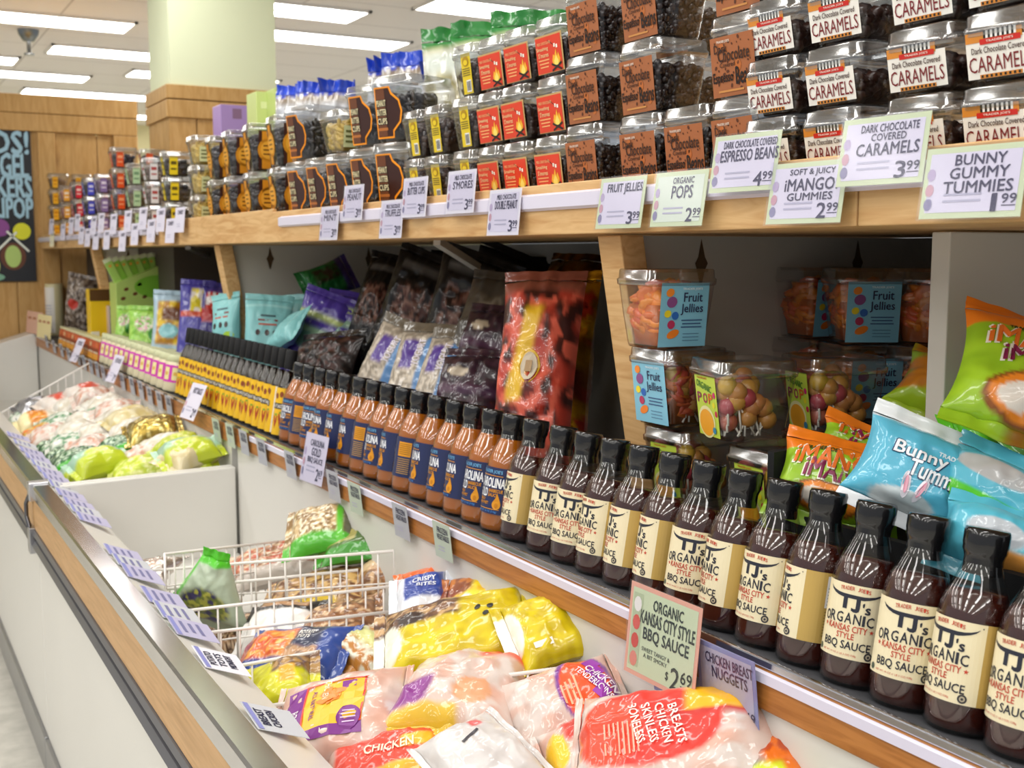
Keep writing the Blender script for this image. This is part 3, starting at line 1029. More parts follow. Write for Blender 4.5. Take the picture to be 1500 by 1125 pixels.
def lab_bbq(mb, f):
    R = .0368
    cream, dk, red = c('e9ddb9'), c('2a2c38'), c('c4442f')
    curved(mb, f, -.050, .036, .033, .116, cream, 20)
    curved(mb, f, .036, .095, .033, .116, c('bf9f56'), 14)
    a = lambda x, y: f(x, y, .0004)
    b_ = lambda x, y: f(x, y, .0007)

    def stroke(pts, th):
        for (x0, y0, t0), (x1, y1, t1) in zip([(*p, t) for p, t in zip(pts, th)][:-1], [(*p, t) for p, t in zip(pts, th)][1:]):
            mb.poly([(x0, y0 - t0 / 2), (x1, y1 - t1 / 2), (x1, y1 + t1 / 2), (x0, y0 + t0 / 2)], a, dk)
    # bull horns and letters
    stroke([(-.035, .1100), (-.032, .1070), (-.027, .1048), (-.021, .1032), (-.015, .1026)], [.0006, .0022, .0032, .0038, .0042])
    stroke([(.029, .1100), (.026, .1075), (.021, .1052), (.015, .1036), (.009, .1026)], [.0006, .0018, .0026, .0034, .0042])
    mb.rect(-.003, .1026, .0245, .0042, a, dk, n=6)
    mb.rect(-.0110, .0945, .0050, .0125, a, dk)
    mb.rect(.0035, .0955, .0046, .0105, a, dk)
    mb.poly([(.0058, .0905), (.0052, .0875), (.003, .0858), (-.0005, .0857), (-.0035, .0872), (-.0035, .0905), (-.0008, .0895), (.0010, .0898), (.0012, .0905)], a, dk)
    mb.text("'s", (.0130, .0915, .0085, .0115), a, dk, 0, .03)
    for k, ch in enumerate("TRADER JOE'S"):
        if ch != ' ':
            x = -.018 + k * .0029
            mb.text(ch, (x, .1100 + .0018 * (1 - ((x + .002) / .018) ** 2), .0024, .0042), a, red, 0, .01)
    for k, ch in enumerate('ORGANIC'):
        x = (-.0335, -.0245, -.0150, -.0050, .0048, .0118, .0190)[k]
        w_ = .0078 if ch != 'I' else .0026
        mb.text(ch, (x, .0765 + .002 * (1 - ((x + .002) / .03) ** 2), w_, .0115), a, dk, 0, .015)
    mb.text('KANSAS CITY', (-.006, .067, .046, .0072), a, red, 0, .015)
    for x in (-.034, .022):
        st = [(x + .0028 * (1 if k % 2 == 0 else .42) * sin(k * pi / 5), .0665 + .0028 * (1 if k % 2 == 0 else .42) * cos(k * pi / 5)) for k in range(10)]
        mb.poly(st, a, red)
    mb.text('STYLE', (-.006, .0585, .020, .0066), a, red, 0, .015)
    mb.text('BBQ SAUCE', (-.005, .0475, .056, .0105), a, dk, 0, .015)
    mb.text('NET WT 19 OZ (1 LB 3 OZ) 538g', (-.012, .0375, .042, .0028), a, red)
    mb.disc(.022, .039, .0046, .0046, a, c('3c3a3c'), n=16)
    mb.disc(.022, .039, .0028, .0028, b_, c('b9ae94'), n=12)
    mb.disc(.022, .039, .0014, .0014, lambda x, y: f(x, y, .001), c('3c3a3c'), n=8)
    mb.disc(-.040, .039, .0036, .0036, a, c('4c5a4c'), n=14)
    mb.disc(.032, .112, .0008, .0008, a, c('6a6256'), n=6)
    # nutrition panel at the back
    curved(mb, f, .062, .090, .075, .112, c('ecebe8'), 8, .0004)
    mb.text('Nutrition', (.074, .108, .018, .0042), b_, c('1e1e1e'), 0, .02)
    mb.text('Facts', (.0715, .103, .012, .004), b_, c('1e1e1e'), 0, .02)
    for k in range(6):
        mb.rect(.076, .098 - k * .0038, .024, .0008 if k else .0016, b_, c('55534e'), n=5)
    for k in range(9):
        mb.rect(.076, .070 - k * .0035, .026, .0012, a, c('8a7338'), n=6)


def lab_gold_sauce(mb, f):
    navy, org, lb, wh = c('262f58'), c('e0981e'), c('6fb0dc'), c('eef0f4')
    curved(mb, f, -.050, .032, .033, .114, navy, 20)
    curved(mb, f, .032, .110, .033, .114, navy, 16)
    a = lambda x, y: f(x, y, .0004)
    b_ = lambda x, y: f(x, y, .0014)
    mb.text("TRADER JOE'S", (-.008, .106, .046, .0072), a, lb, 0, .03)
    mb.rect(-.008, .0995, .05, .0011, a, org, n=8)
    mb.text('CAROLINA', (-.006, .0875, .056, .0165), a, wh, 0, .03)
    mb.text('GOLD', (-.022, .0695, .024, .0145), a, wh, 0, .03)
    mb.text('BARBECUE', (.006, .0735, .027, .0056), a, org, 0, .03)
    mb.text('SAUCE', (.002, .066, .019, .0056), a, org, 0, .03)
    for k in range(2):
        mb.text(('TANGY', 'AND SWEET')[k], (-.022 + .004 * k, .0575 - k * .0062, .018 + .008 * k, .0048), a, org, 0, .02)
    mb.disc(.011, .050, .0078, .0082, lambda x, y: f(x, y, .0010), org, n=18)
    mb.poly([(.004, .054), (.018, .054), (.0125, .066), (.0105, .070), (.0098, .064)], a, org)
    mb.disc(.011, .0485, .003, .0045, b_, c('c77f16'), n=10)
    mb.rect(-.008, .0415, .05, .0011, a, org, n=8)
    mb.text('NET WT 18 OZ (510g)', (-.008, .037, .042, .0042), a, c('4a88d0'), 0, .03)
    curved(mb, f, .044, .074, .075, .104, org, 8, .0004)
    for k in range(6):
        mb.rect(.059, .1 - k * .004, .026, .0008, b_, c('6a4a14'), n=5)
    for k in range(8):
        mb.rect(.059, .070 - k * .0042, .028, .0018, a, c('b08a4a'), n=6)


PB1 = bottle_proto(c('3c140d'), .145, lab_bbq, 0)
PB2 = bottle_proto(c('b0600f'), .168, lab_gold_sauce, 0)
# hot sauce bottle, slim
HP = [(.0, .002), (.022, .0), (.0245, .004), (.0252, .012), (.0252, .134), (.0235, .146), (.017, .164), (.0125, .178), (.0120, .198)]


def hot_proto():
    p = Proto()
    p.part('glass', MB().lathe(HP, 24), 'thin_glass', True)
    p.part('sauce', MB().lathe([(max(0, r - .002), max(.004, z)) for r, z in HP if z < .180] + [(0, .181)], 20, c('1c0e0a')), 'gloss', True)
    p.part('cap', MB().lathe([(.0140, .184), (.0155, .186), (.0155, .232), (.0140, .236), (0, .2365)], 20, c('1b1b1d')), 'matte', {0})
    mb = MB()
    f = wrap(.0252, .0004)
    yel = c('e9b91c')
    curved(mb, f, -.045, .034, .010, .134, yel, 16)
    a = lambda x, y: f(x, y, .0005)
    b_ = lambda x, y: f(x, y, .0009)
    mb.rect(-.004, .086, .05, .015, a, c('241c18'), n=9)
    mb.text('HABANERO HOT SAUCE', (-.004, .086, .046, .009), b_, c('f2eee6'), 0, .02)
    for x, y in ((-.018, .116), (.0, .112), (.014, .117)):
        mb.disc(x, y, .0055, .008, a, c('8a4420'), n=12)
    for x, y in ((-.016, .046), (.004, .044), (.018, .050)):
        mb.poly([(x - .006, y + .016), (x + .006, y + .016), (x + .005, y + .002), (x, y - .018), (x - .005, y + .002)], a, c('a8401c'))
        mb.rect(x, y + .019, .008, .005, a, c('7a9a2c'))
    curved(mb, f, .034, .070, .010, .134, c('eeeae0'), 8)
    for k in range(12):
        mb.rect(.051, .108 - k * .0075, .026, .002, a, c('6a6660'), n=6)
    p.part('label', mb, 'card_gloss')
    return p


PH = hot_proto()
lean = Matrix.Rotation(TILT, 4, 'Y')
BX = .9645


def bz(x):
    return LZ - .0035 - (x - LX - .006) * math.tan(TILT)


def stand(proto, X, Y, turn, *a):
    M = Matrix.Translation((X, Y, bz(X) + .0005)) @ lean @ Matrix.Rotation(turn, 4, 'Z')
    return proto.inst(a[0], a[1], a[2], a[3], M)


bq = [1540, 1452, 1368, 1283, 1221, 1162, 1097, 1041, 993, 947, 905, 862, 825, 784]
turn = [-18, -24, 10, 4, -58, -16, -40, 12, -46, -42, -24, 12, 10, -40]
yl_ = []
for i, (px, tn) in enumerate(zip(bq, turn)):
    y = yof(px, .9955, 1.12)
    yl_.append(y)
for i in range(1, len(yl_)):
    yl_[i] = max(yl_[i], yl_[i - 1] + .0745)
for i, y in enumerate(yl_):
    n = len(yl_) - i
    stand(PB1, BX, y, radians(turn[i] + 27), 'barbecue_sauce_bottle', ('dark red barbecue sauce bottle cut by the right frame edge' if i == 0 else
          'dark barbecue sauce bottle with cream label, %s from the orange bottles' % ORD[n]), 'bottle', 'dark barbecue sauce bottles')
oq = [442, 456, 473, 490, 509, 530, 550, 571, 593, 616, 642, 669, 697, 727, 756]
ot = [-22, 70, -18, 14, 20, 24, 84, 6, 30, 78, 26, 22, 24, -2, -6]
y_prev = yl_[-1]
prev = []
for i, px in reversed(list(enumerate(oq))):
    y = max(yof(px, .9955, 1.12), y_prev + .0745)
    y_prev = y
    n = len(oq) - i
    stand(PB2, BX, y, radians(-ot[i] + 20), 'gold_sauce_bottle', 'orange sauce bottle with navy label, %s from the dark bottles' % ORD[n], 'bottle', 'orange barbecue sauce bottles')
y0 = y_prev + .07
nh = 19
st_ = (4.0 - y0) / (nh - 1)
for i in range(nh):
    stand(PH, BX - .008, y0 + i * st_, radians((-60 if i == 1 else RND.uniform(-25, 15)) + 30), 'hot_sauce_bottle', 'slim hot sauce bottle with yellow label, %s from the orange bottles' % ORD[i + 1], 'bottle', 'yellow labelled hot sauce bottles')

# ------------------------------------------------------------------ jars and boxes on the far part of the ledge
pj = Proto()
pj.part('jar', MB().lathe([(0, 0), (.046, .001), (.049, .006), (.049, .100), (.046, .108)], 22, c('e3d9b4')), 'gloss', {0})
pj.part('lid', MB().lathe([(.0475, .106), (.050, .108), (.050, .128), (.047, .131), (.040, .1305), (.038, .128), (0, .128)], 22, c('cdd0a8')), 'card_gloss', {0})
mb = MB()
f = wrap(.049, .0005)
curved(mb, f, -.075, .075, .034, .094, c('d136b4'), 18)
for x in (-.05, -.018, .02, .054):
    curved(mb, f, x - .011, x + .011, .042, .086, c('eae0a0'), 4, .0005)
    mb.rect(x, .064, .012, .012, lambda a, b_: f(a, b_, .001), c('d9b04c'))
pj.part('label', mb, 'card_gloss')
for i in range(13):
    y = 4.12 + i * .101
    pj.inst('biscuit_jar', 'cream jar with magenta label in the front row, %s from the hot sauce bottles' % ORD[i + 1], 'jar', 'magenta labelled jars', Matrix.Translation((BX - .0, y, bz(BX) + .0035)) @ lean)
for i in range(7):
    pj.inst('biscuit_jar', 'cream jar in the row behind the magenta labels, %s from the hot sauce bottles' % ORD[i + 1], 'jar', 'magenta labelled jars', Matrix.Translation((1.072, 4.12 + i * .101, DK + .0005)))
for i in range(9):
    y = 5.46 + i * .128
    t = thing('snack_box', 'red and orange snack box on the ledge, %s from the magenta jars' % ORD[i + 1], 'box', 'red snack boxes', Matrix.Translation((BX - .008, y, bz(BX) + .005)) @ lean)
    mb = MB().box(-.035, .035, -.062, .062, 0, .085, c('c8502a'))
    mb.build('carton', 'card_gloss', t, False, .002)
    mb = MB()
    f = lambda x, y, e=0: (-.0357 - e, -x, y)
    mb.rect(0, .014, .12, .026, f, c('e8a02a'))
    mb.rect(0, .034, .11, .008, lambda x, y: f(x, y, .0004), c('d9d0b0'))
    for k in range(4):
        mb.disc(-.045 + k * .03, .045, .011, .009, lambda x, y: f(x, y, .0008), c('8a3018'), n=10)
    mb.rect(-.02 if i % 3 else .01, .066, .05, .02, lambda x, y: f(x, y, .0006), c('e2b88c') if i % 2 else c('e06a3a'))
    mb.build('front_print', 'card_gloss', t)
    MB().box(-.036, .037, -.0625, .0625, .0855, .097, c('dedcb0')).build('lid', 'card_gloss', t, False, .002)

# ------------------------------------------------------------------ bags
def ridge(x, y, z):
    return 1 - 2 * abs(noise.noise(V((x, y, z))))


class Bag:
    """pillow bag: local x along the length, y across, z out of the printed face"""

    def __init__(s, L, W, T, paint, seed=0, crumple=.005, seal=.016, nu=50, nv=38, bend=0.0, back=.75, power=(2.2, 2.4), seal_col=None, taper=0.0, smooth=True):
        s.L, s.W, s.T, s.p, s.sd, s.cr, s.sl, s.nu, s.nv, s.bend, s.back, s.pw, s.sc, s.taper = L, W, T, paint, seed * 7.31 + .37, crumple, seal, nu, nv, bend, back, power, seal_col, taper
        s.dec = MB()
        s.gl, s.sh, s.crimp = L, 0.0, .004

    def pt(s, u, v, side=1, e=0.0):
        au, av = min(1, abs(u)), min(1, abs(v))
        E = 1 - au ** s.pw[0]
        S_ = 1 - av ** s.pw[1]
        t = s.T / 2 * max(E, 0) ** .5 * max(S_, 0) ** .5
        hl = s.gl / 2 - s.sl
        x = u * hl * (1 - .03 * av * av)
        y = v * s.W / 2 * (1 - .11 * E) * (1 - s.taper * (u + 1) / 2)
        k = min(1, 3 * E * S_)
        sd = s.sd
        d = s.cr * k * (ridge(x * 15, y * 18, sd + side * 3) + .6 * ridge(x * 33 + 4, y * 30, sd + side) + .3 * ridge(x * 62, y * 66 + 3, sd))
        d += s.cr * 1.5 * au ** 3 * S_ * nz(y * 55, u * 2, sd + 9 + side)            # gathers running to the seals
        d += s.T * .16 * k * nz(x * 8, y * 8, sd + 5)
        z = (t + d + e) if side > 0 else -(t * s.back + d) 
        zb = s.bend * (x / s.gl) ** 2 * 4 + .10 * s.T * nz(x * 5, y * 5, sd)
        return (x, y, z + zb)

    def f(s, x, y, e=.0012):
        hl = s.gl / 2 - s.sl
        u = (x + s.sh) / hl
        E = 1 - min(1, abs(u)) ** s.pw[0]
        v = y / (s.W / 2 * (1 - .11 * E) * (1 - s.taper * (u + 1) / 2))
        return s.pt(max(-1, min(1, u)), max(-1, min(1, v)), 1, e)

    def up(s, x, y, e=.0012):                    # reader's frame of a bag that stands on its end
        return s.f(y, -x, e)

    def build(s, name, label, cat, group, M, mat='film', parts=True):
        nu, nv = s.nu, s.nv
        mb = MB()
        for side in (1, -1):
            mb.grid(nu, nv, lambda a, b_: (s.pt(2 * a - 1, 2 * b_ - 1, side), s.p(2 * a - 1, 2 * b_ - 1, side)))
        nb = len(mb.f)
        mb.add(s.dec.v, s.dec.f, s.dec.c, 1 if s.dec.m else 0)
        hl = s.gl / 2 - s.sl
        seals = []
        for q in (-1, 1):
            sb = MB()
            for lay in (.0006, -.0006):
                def sp(a, b_, q=q, lay=lay):
                    v = 2 * b_ - 1
                    p0 = s.pt(q * .985, v, 1)
                    col = s.sc or s.p(q * .99, v, 1)
                    x = q * (hl * .985 + (s.sl + hl * .015) * a * (1 + .04 * nz(v * 6, s.sd)))
                    return (x, p0[1] * (1 + .02 * a), p0[2] * (1 - .8 * a) + lay + s.crimp * a * nz(v * 3.3, s.sd + 4, q) + .0012 * sin(a * 9)), col
                sb.grid(4, nv, sp)
            seals.append(sb)
        if not parts:
            for sb in seals:
                mb.add(sb.v, sb.f, sb.c, 0)
            o = mb.build(name, [mat, 'card_gloss'], None, {0}, 0, M)
            return tag(o, label, cat, group)
        t = thing(name, label, cat, group, M)
        mb.build('pouch', [mat, 'card_gloss'], t, {0})
        for sb, n in zip(seals, ('seal', 'seal')):
            sb.build(n, mat, t, True)
        return t


# paints: base colour and masked layers in bag coordinates u (length), v (width), both -1..1
def paint(base, *layers):
    def fn(u, v, side=1):
        col = base(u, v) if callable(base) else base
        for mk, cl in layers:
            a = mk(u, v)
            if a > 0.01:
                col = mix(col, cl(u, v) if callable(cl) else cl, a)
        return col
    return fn


def speck(c1, c2, s, sd=0, sharp=.15, c3=None):
    def fn(u, v):
        t = nz(u * s, v * s, sd * 3.7)
        col = mix(c1, c2, sm(-sharp, sharp, t))
        if c3:
            col = mix(col, c3, sm(.1, .25, nz(u * s * 1.4 + 7, v * s * 1.4, sd * 2.1 + 5)))
        return col
    return fn


def R_(u0, u1, v0, v1, e=.04):
    return lambda u, v: sm(u0 - e, u0 + e, u) * (1 - sm(u1 - e, u1 + e, u)) * sm(v0 - e, v0 + e, v) * (1 - sm(v1 - e, v1 + e, v))


def EL(u0, v0, ru, rv, e=.12):
    return lambda u, v: 1 - sm(1 - e, 1 + e, ((u - u0) / ru) ** 2 + ((v - v0) / rv) ** 2)


HA, HB = 0.635, 0.26                     # the heap in the near freezer: Z = HA + HB (X - .5)


def heap(x, y, dz=0.0, A=HA, B=HB):
    d = CF + CR * (x - 750) / FPX - CU * (y - 562.5) / FPX
    t = (A + dz - .5 * B - CAM.z) / (d.z - B * d.x)
    return CAM + d * t


def heapbag(p0, p1, W, T, pnt, label, dz=0.0, tilt=(0, 0), seed=1, group='bags in the near freezer', name='frozen_food_bag', deco=None, mat='film', dz1=None, **kw):
    a, b_ = heap(*p0, dz), heap(*p1, dz if dz1 is None else dz1)
    L = (b_ - a).length
    n = V((-HB - tilt[0], -tilt[1], 1))
    bg = Bag(L, W, T, pnt, seed, **kw)
    if deco:
        deco(bg)
    return bg.build(name, label, 'bag', group, frame((a + b_) / 2, b_ - a, n), mat)


YEL, YEL2, BRN = c('dcc818'), c('c6ae10'), c('5a3a26')
PINK, PINK2, PALE = c('d3a796'), c('ce927f'), c('d2beb4')


def p_yellow(sd):
    food = speck(c('7a5232'), c('4a2c1c'), 6, sd, .2, c('c09a6a'))
    return paint(speck(YEL, YEL2, 5, sd, .5), (R_(-1.2, .15, .15, 1.3, .06), food), (EL(-.9, -.2, .22, .5), c('f2eedc')), (EL(-.55, .35, .2, .22), c('33201a')))


def p_yellow2(sd):
    return paint(speck(YEL, YEL2, 5, sd, .5), (R_(.3, 1.2, .3, 1.3, .06), speck(c('a8722c'), c('5a3420'), 6, sd)), (EL(-.95, 0, .25, .6), c('f4f0e2')))


def d_leaf(bg):
    for x, y in ((.02, .012), (.032, .0), (.040, .014)):
        bg.dec.disc(x + bg.L * .1, y, .006, .004, bg.f, c('1e1c16'), 0, 8, .6)


brown = speck(c('a8764a'), c('6a4428'), 5, 3, .3, c('d8b48a'))
# back to front
P_NOOD = paint(speck(c('c8ab78'), c('8a6a3c'), 7, 2, .2, c('efe2c4')), (R_(-1.2, 1.2, -1.2, -.55, .08), c('4fae2c')), (R_(.55, .75, -1.2, 1.2, .05), c('5fbe34')), (R_(.75, 1.2, -.6, 1.2, .05), c('5c5a40')))
heapbag((418, 788), (530, 764), .17, .06, P_NOOD, 'clear and green noodle bag on top at the back by the end wall', .06, (.15, .35), 3, deco=None)
heapbag((470, 806), (570, 790), .14, .05, paint(c('4a6a2c'), (R_(-1, .2, -.3, .5), c('a8a05a')), (R_(-1.2, 1.2, -1.2, -.5), c('3f8f2c'))), 'dark green bag beneath the noodle bag by the ledge', .03, (.1, .2), 4)
heapbag((196, 862), (243, 822), .13, .05, paint(c('cfc6be'), (R_(-.5, .6, -.5, .5, .2), speck(c('b08a74'), c('f0ece6'), 8, 1))), 'silvery crumpled bag at the left end of the first wire divider', .05, (.6, .5), 5, mat='foil')
heapbag((330, 845), (480, 808), .16, .05, paint(speck(c('d9c0a0'), c('9a6a4a'), 7, 4, .2, c('b8502c')), (R_(-1.2, 1.2, -1.2, -.6), c('c8beb4'))), 'vegetable photo bag lying flat behind the second wire', -0.033, (.05, .2), 6)
heapbag((520, 842), (668, 826), .17, .06, paint(brown, (R_(-1.2, -.3, -.4, .5, .1), c('d9bc94'))), 'brown mushroom photo bag against the back under the ledge', -0.023, (0, .3), 7)
heapbag((385, 888), (548, 858), .16, .05, paint(speck(c('b08858'), c('6a4024'), 6, 6, .2, c('d6b070')), (R_(-.3, .5, -1.2, -.6, .08), c('d8b81c'))), 'brown and yellow bag between the third and fourth wires', -0.038, (.05, .25), 8)
heapbag((430, 940), (565, 905), .17, .06, paint(brown, (R_(-1.2, 1.2, -.2, .1, .05), c('8a5a34'))), 'crumpled brown bag between the fourth and fifth wires', -0.033, (.05, .3), 9)
heapbag((290, 945), (375, 918), .12, .045, paint(speck(c('a8805c'), c('5a3a28'), 7, 8, .2, c('dcc0a0'))), 'small brown bag at the left between the fifth wire and the rim', -0.053, (0, .2), 10)
heapbag((355, 925), (470, 912), .13, .05, paint(c('efece8'), (R_(-1.2, 1.2, .3, 1.2, .05), c('26211f')), (R_(-.6, .8, .5, .9, .05), c('b0845a'))), 'white, black and brown bag in the middle of the wire dividers', -0.018, (.05, .4), 11)
# the zip bag standing up with its coloured potatoes
zb0, zb1 = heap(300, 915, -.01), un(318, 806, 'X', .60)
zf = speck(c('6f7a34'), c('3c3560'), 5, 5, .12, c('b0b04a'))
bg = Bag((zb1 - zb0).length, .20, .06, paint(c('b9c8b0'), (EL(-.35, 0, .55, .75, .3), zf), (R_(.82, 1.2, -1.2, 1.2, .04), c('54c428')), (R_(-1.2, 1.2, .85, 1.2, .05), c('54c428'))), 12, taper=.72)
bg.build('vegetable_zip_bag', 'green edged clear zip bag of purple and green vegetables standing up at the left', 'bag', 'bags in the near freezer', frame((zb0 + zb1) / 2, zb1 - zb0, (-.45, -.8, .4)))

heapbag((352, 968), (512, 962), .15, .06, paint(c('2f4a94'), (R_(-1.0, .15, -.35, .75, .07), speck(c('e8862a'), c('c8501c'), 5, 2, .25, c('f0a84a'))), (R_(.05, .62, .0, .9, .06), c('262c48')), (R_(.0, .65, -.7, .0, .06), speck(c('7a5a40'), c('b8906a'), 6, 4))),
        'blue bag with orange food photo beside the sixth wire divider', .02, (.05, .45), 13,
        deco=lambda bg: (bg.dec.text('POTATO', (.028, .035, .034, .011), bg.f, c('f2efe8'), 0, .03), bg.dec.text('TOTS', (.026, .022, .026, .009), bg.f, c('f2efe8'), 0, .03), bg.dec.rect(.045, -.045, .024, .012, bg.f, c('eeeeea'))))
heapbag((500, 985), (585, 935), .14, .05, paint(speck(c('d8d4c0'), c('b87a34'), 6, 5, .2), (R_(-.2, .5, -1, 1, .2), c('cfd08a'))), 'pale patterned bag under the yellow bags beside the blue bag', .0, (.1, .3), 14)
heapbag((355, 1022), (470, 992), .13, .05, paint(c('d2d026'), (R_(-.2, 1.2, .1, 1.2, .08), speck(c('6a4a34'), c('a8824a'), 5, 3)), (R_(.1, .6, -.4, .3, .08), c('dca42c'))), 'small yellow and brown bag behind the clear chicken breast bag', .035, (.05, .3), 15)
heapbag((585, 880), (702, 846), .13, .05, paint(c('e86a28'), (R_(-.4, 1, -1, .4, .1), speck(c('d8a42c'), c('b8501c'), 5, 3))), 'orange bag whose flaps stick up behind the blue labelled bag', .03, (0, .5), 16)
heapbag((640, 892), (798, 868), .14, .06, paint(speck(c('f2dc2c'), c('e6b81c'), 4, 6, .4), (R_(-1.2, -.3, .0, 1.2, .1), speck(c('c8762c'), c('8a4420'), 5, 2)), (EL(-.45, -.4, .2, .3), c('f2efe2'))), 'bright yellow bag against the ledge face, second heap from the back', .05, (0, .45), 17)
heapbag((570, 892), (668, 872), .13, .05, paint(c('dfe2ea'), (R_(-.6, .95, -.2, 1.2, .06), c('32489a'))), 'white bag with blue label left of the bright yellow bag', .05, (.1, .5), 18,
        deco=lambda bg: (bg.dec.text('CRISPY', (.01, .032, .044, .011), bg.f, c('eef0f6'), 0, .02), bg.dec.text('BITES', (.014, .018, .034, .010), bg.f, c('eef0f6'), 0, .02)))
heapbag((640, 985), (765, 948), .15, .06, p_yellow2(3), 'yellow bag in the middle of the yellow pile, underneath', .02, (.0, .35), 19, deco=d_leaf)
heapbag((765, 978), (888, 932), .15, .06, p_yellow(5), 'yellow and brown bag by the ledge end of the seventh wire', .02, (.0, .3), 20, deco=d_leaf)
heapbag((690, 1010), (800, 985), .10, .05, p_yellow2(7), 'yellow bag low behind the seventh wire divider', -.035, (.0, .3), 21)
heapbag((800, 998), (885, 968), .10, .05, p_yellow2(9), 'yellow bag lowest beside the ledge behind the seventh wire', -.035, (.0, .3), 22)
heapbag((735, 945), (872, 902), .15, .065, p_yellow2(11), 'yellow bag on top of the pile against the ledge face', .085, (.0, .45), 23, deco=lambda bg: bg.dec.rect(-.02, -.045, .03, .01, bg.f, c('e8e6dc')))
heapbag((548, 955), (785, 905), .16, .065, p_yellow(13), 'long yellow and brown bag on top of the yellow pile', .08, (.05, .45), 24, deco=d_leaf)


# chicken bags at the front
def d_breast(bg):
    f = bg.f
    g = lambda x, y: bg.f(x, y, .0022)
    h = lambda x, y: bg.f(x, y, .003)
    D = bg.dec
    bgw = [(-.045, -.066), (.036, -.066), (.046, -.04), (.044, .05), (-.04, .05)]
    for i in range(8):
        for j in range(7):
            x0, x1 = -.078 + .125 * i / 8, -.078 + .125 * (i + 1) / 8
            y0, y1 = -.06 + .11 * j / 7, -.06 + .11 * (j + 1) / 7
            cc = c('7a2a86') if i < 2 or (j == 0 and i < 8) else c('e6b41c') if 2 < i or j > 0 else c('d0402c')
            D.poly([(x0, y0), (x1, y0), (x1, y1), (x0, y1)], f, cc)
    for k in range(7):
        y0 = -.045 + .0135 * k
        D.rect(-.0455, y0 + .006, .003, .0135, g, c('d8342a'))
        D.rect(.045, y0 + .006, .003, .0135, g, c('d8342a'))
    for k in range(8):
        D.rect(-.04 + k * .012, .048, .012, .003, g, c('d8342a'))
    for i in range(9):
        D.disc(-.012 + .006 * (i % 4), .005 + .009 * (i // 3), .014, .006, g, c('e8842a'), 0, 8, .5 * i)
    D.text('BREAST', (-.061, -.022, .05, .014), g, c('efe6f0'), 0, .0, rot=-pi / 2)
    D.text('ALL NATURAL', (-.030, .002, .06, .007), g, c('7a2a86'), 0, .03, rot=-pi / 2)
    D.text('CHICKEN', (-.012, .030, .045, .009), g, c('f6eed8'), 0, .02, rot=-pi / 2)
    D.rect(.022, .035, .022, .014, g, c('7a2a86'))
    D.disc(.028, -.035, .018, .02, h, c('7a2f86'), 0, 18)
    for k in range(4):
        D.rect(.028, -.026 - k * .006, .024 - abs(k - 1.5) * .004, .0018, lambda x, y: bg.f(x, y, .0036), c('d8c0e0'))


def p_chick(sd, patch=None):
    return paint(speck(PALE, PINK, 2.4, sd, .5, c('d8cbc4')), *(patch or []))


heapbag((648, 1080), (704, 968), .20, .085, p_chick(3, [(R_(-.75, -.2, .3, 1.2, .06), c('8a3a8c')), (R_(-1.1, -.78, -.2, .9, .06), c('d8b02c')), (R_(.55, 1.2, -1.2, -.2, .08), c('dc5a36')), (EL(-.45, -.35, .3, .3), c('dca078'))]),
        'puffy clear chicken bag with purple print behind the breast bag', .055, (.2, .3), 31, name='chicken_bag', seal=.008, crumple=.006)
heapbag((742, 1068), (918, 1014), .15, .065, p_chick(5, [(EL(.42, .1, .52, 1.0, .08), c('7c3c94')), (EL(.40, .05, .44, .84, .08), c('e8582a'))]), 'clear chicken tenderloin bag with purple and orange label', .045, (.05, .5), 32, name='chicken_bag', seal=.008, crumple=.006,
        deco=lambda bg: [bg.dec.rect(.052, y_, .022, .018, lambda x, y: bg.f(x, y, .0018), c('9a40ac'), 0, 1, .5) for y_ in (-.025, -.008, .009, .026, .043)] +
        [bg.dec.text('CHICKEN', (.058, .012, .055, .012), lambda x, y: bg.f(x, y, .0028), c('f4ecf4'), 0, .02, rot=.55 - pi / 2), bg.dec.text('TENDERLOINS', (.045, .008, .065, .010), lambda x, y: bg.f(x, y, .0028), c('f4ecf4'), 0, .02, rot=.55 - pi / 2)] +
        [bg.dec.rect(.02 - k * .007, .0, .003, .05 - k * .006, lambda x, y: bg.f(x, y, .0018), c('f4b08a')) for k in range(4)])


def d_bnl(bg):
    f = bg.f
    g = lambda x, y: bg.f(x, y, .0024)
    D = bg.dec
    for i in range(6):
        D.text(('BONELESS', 'SKINLESS', 'CHICKEN')[i] if i < 3 else 'BREASTS', (-.045 + i * .017, .012 - i * .002, .058, .011), g, c('f8efe4') if i < 4 else c('fadc5a'), 0, .02, rot=-pi / 2 + .25) if i < 4 else None
    for k in range(8):
        D.rect(-.085 + k * .006, -.005, .0022, .045, f, c('f6a890'), rot=.1)


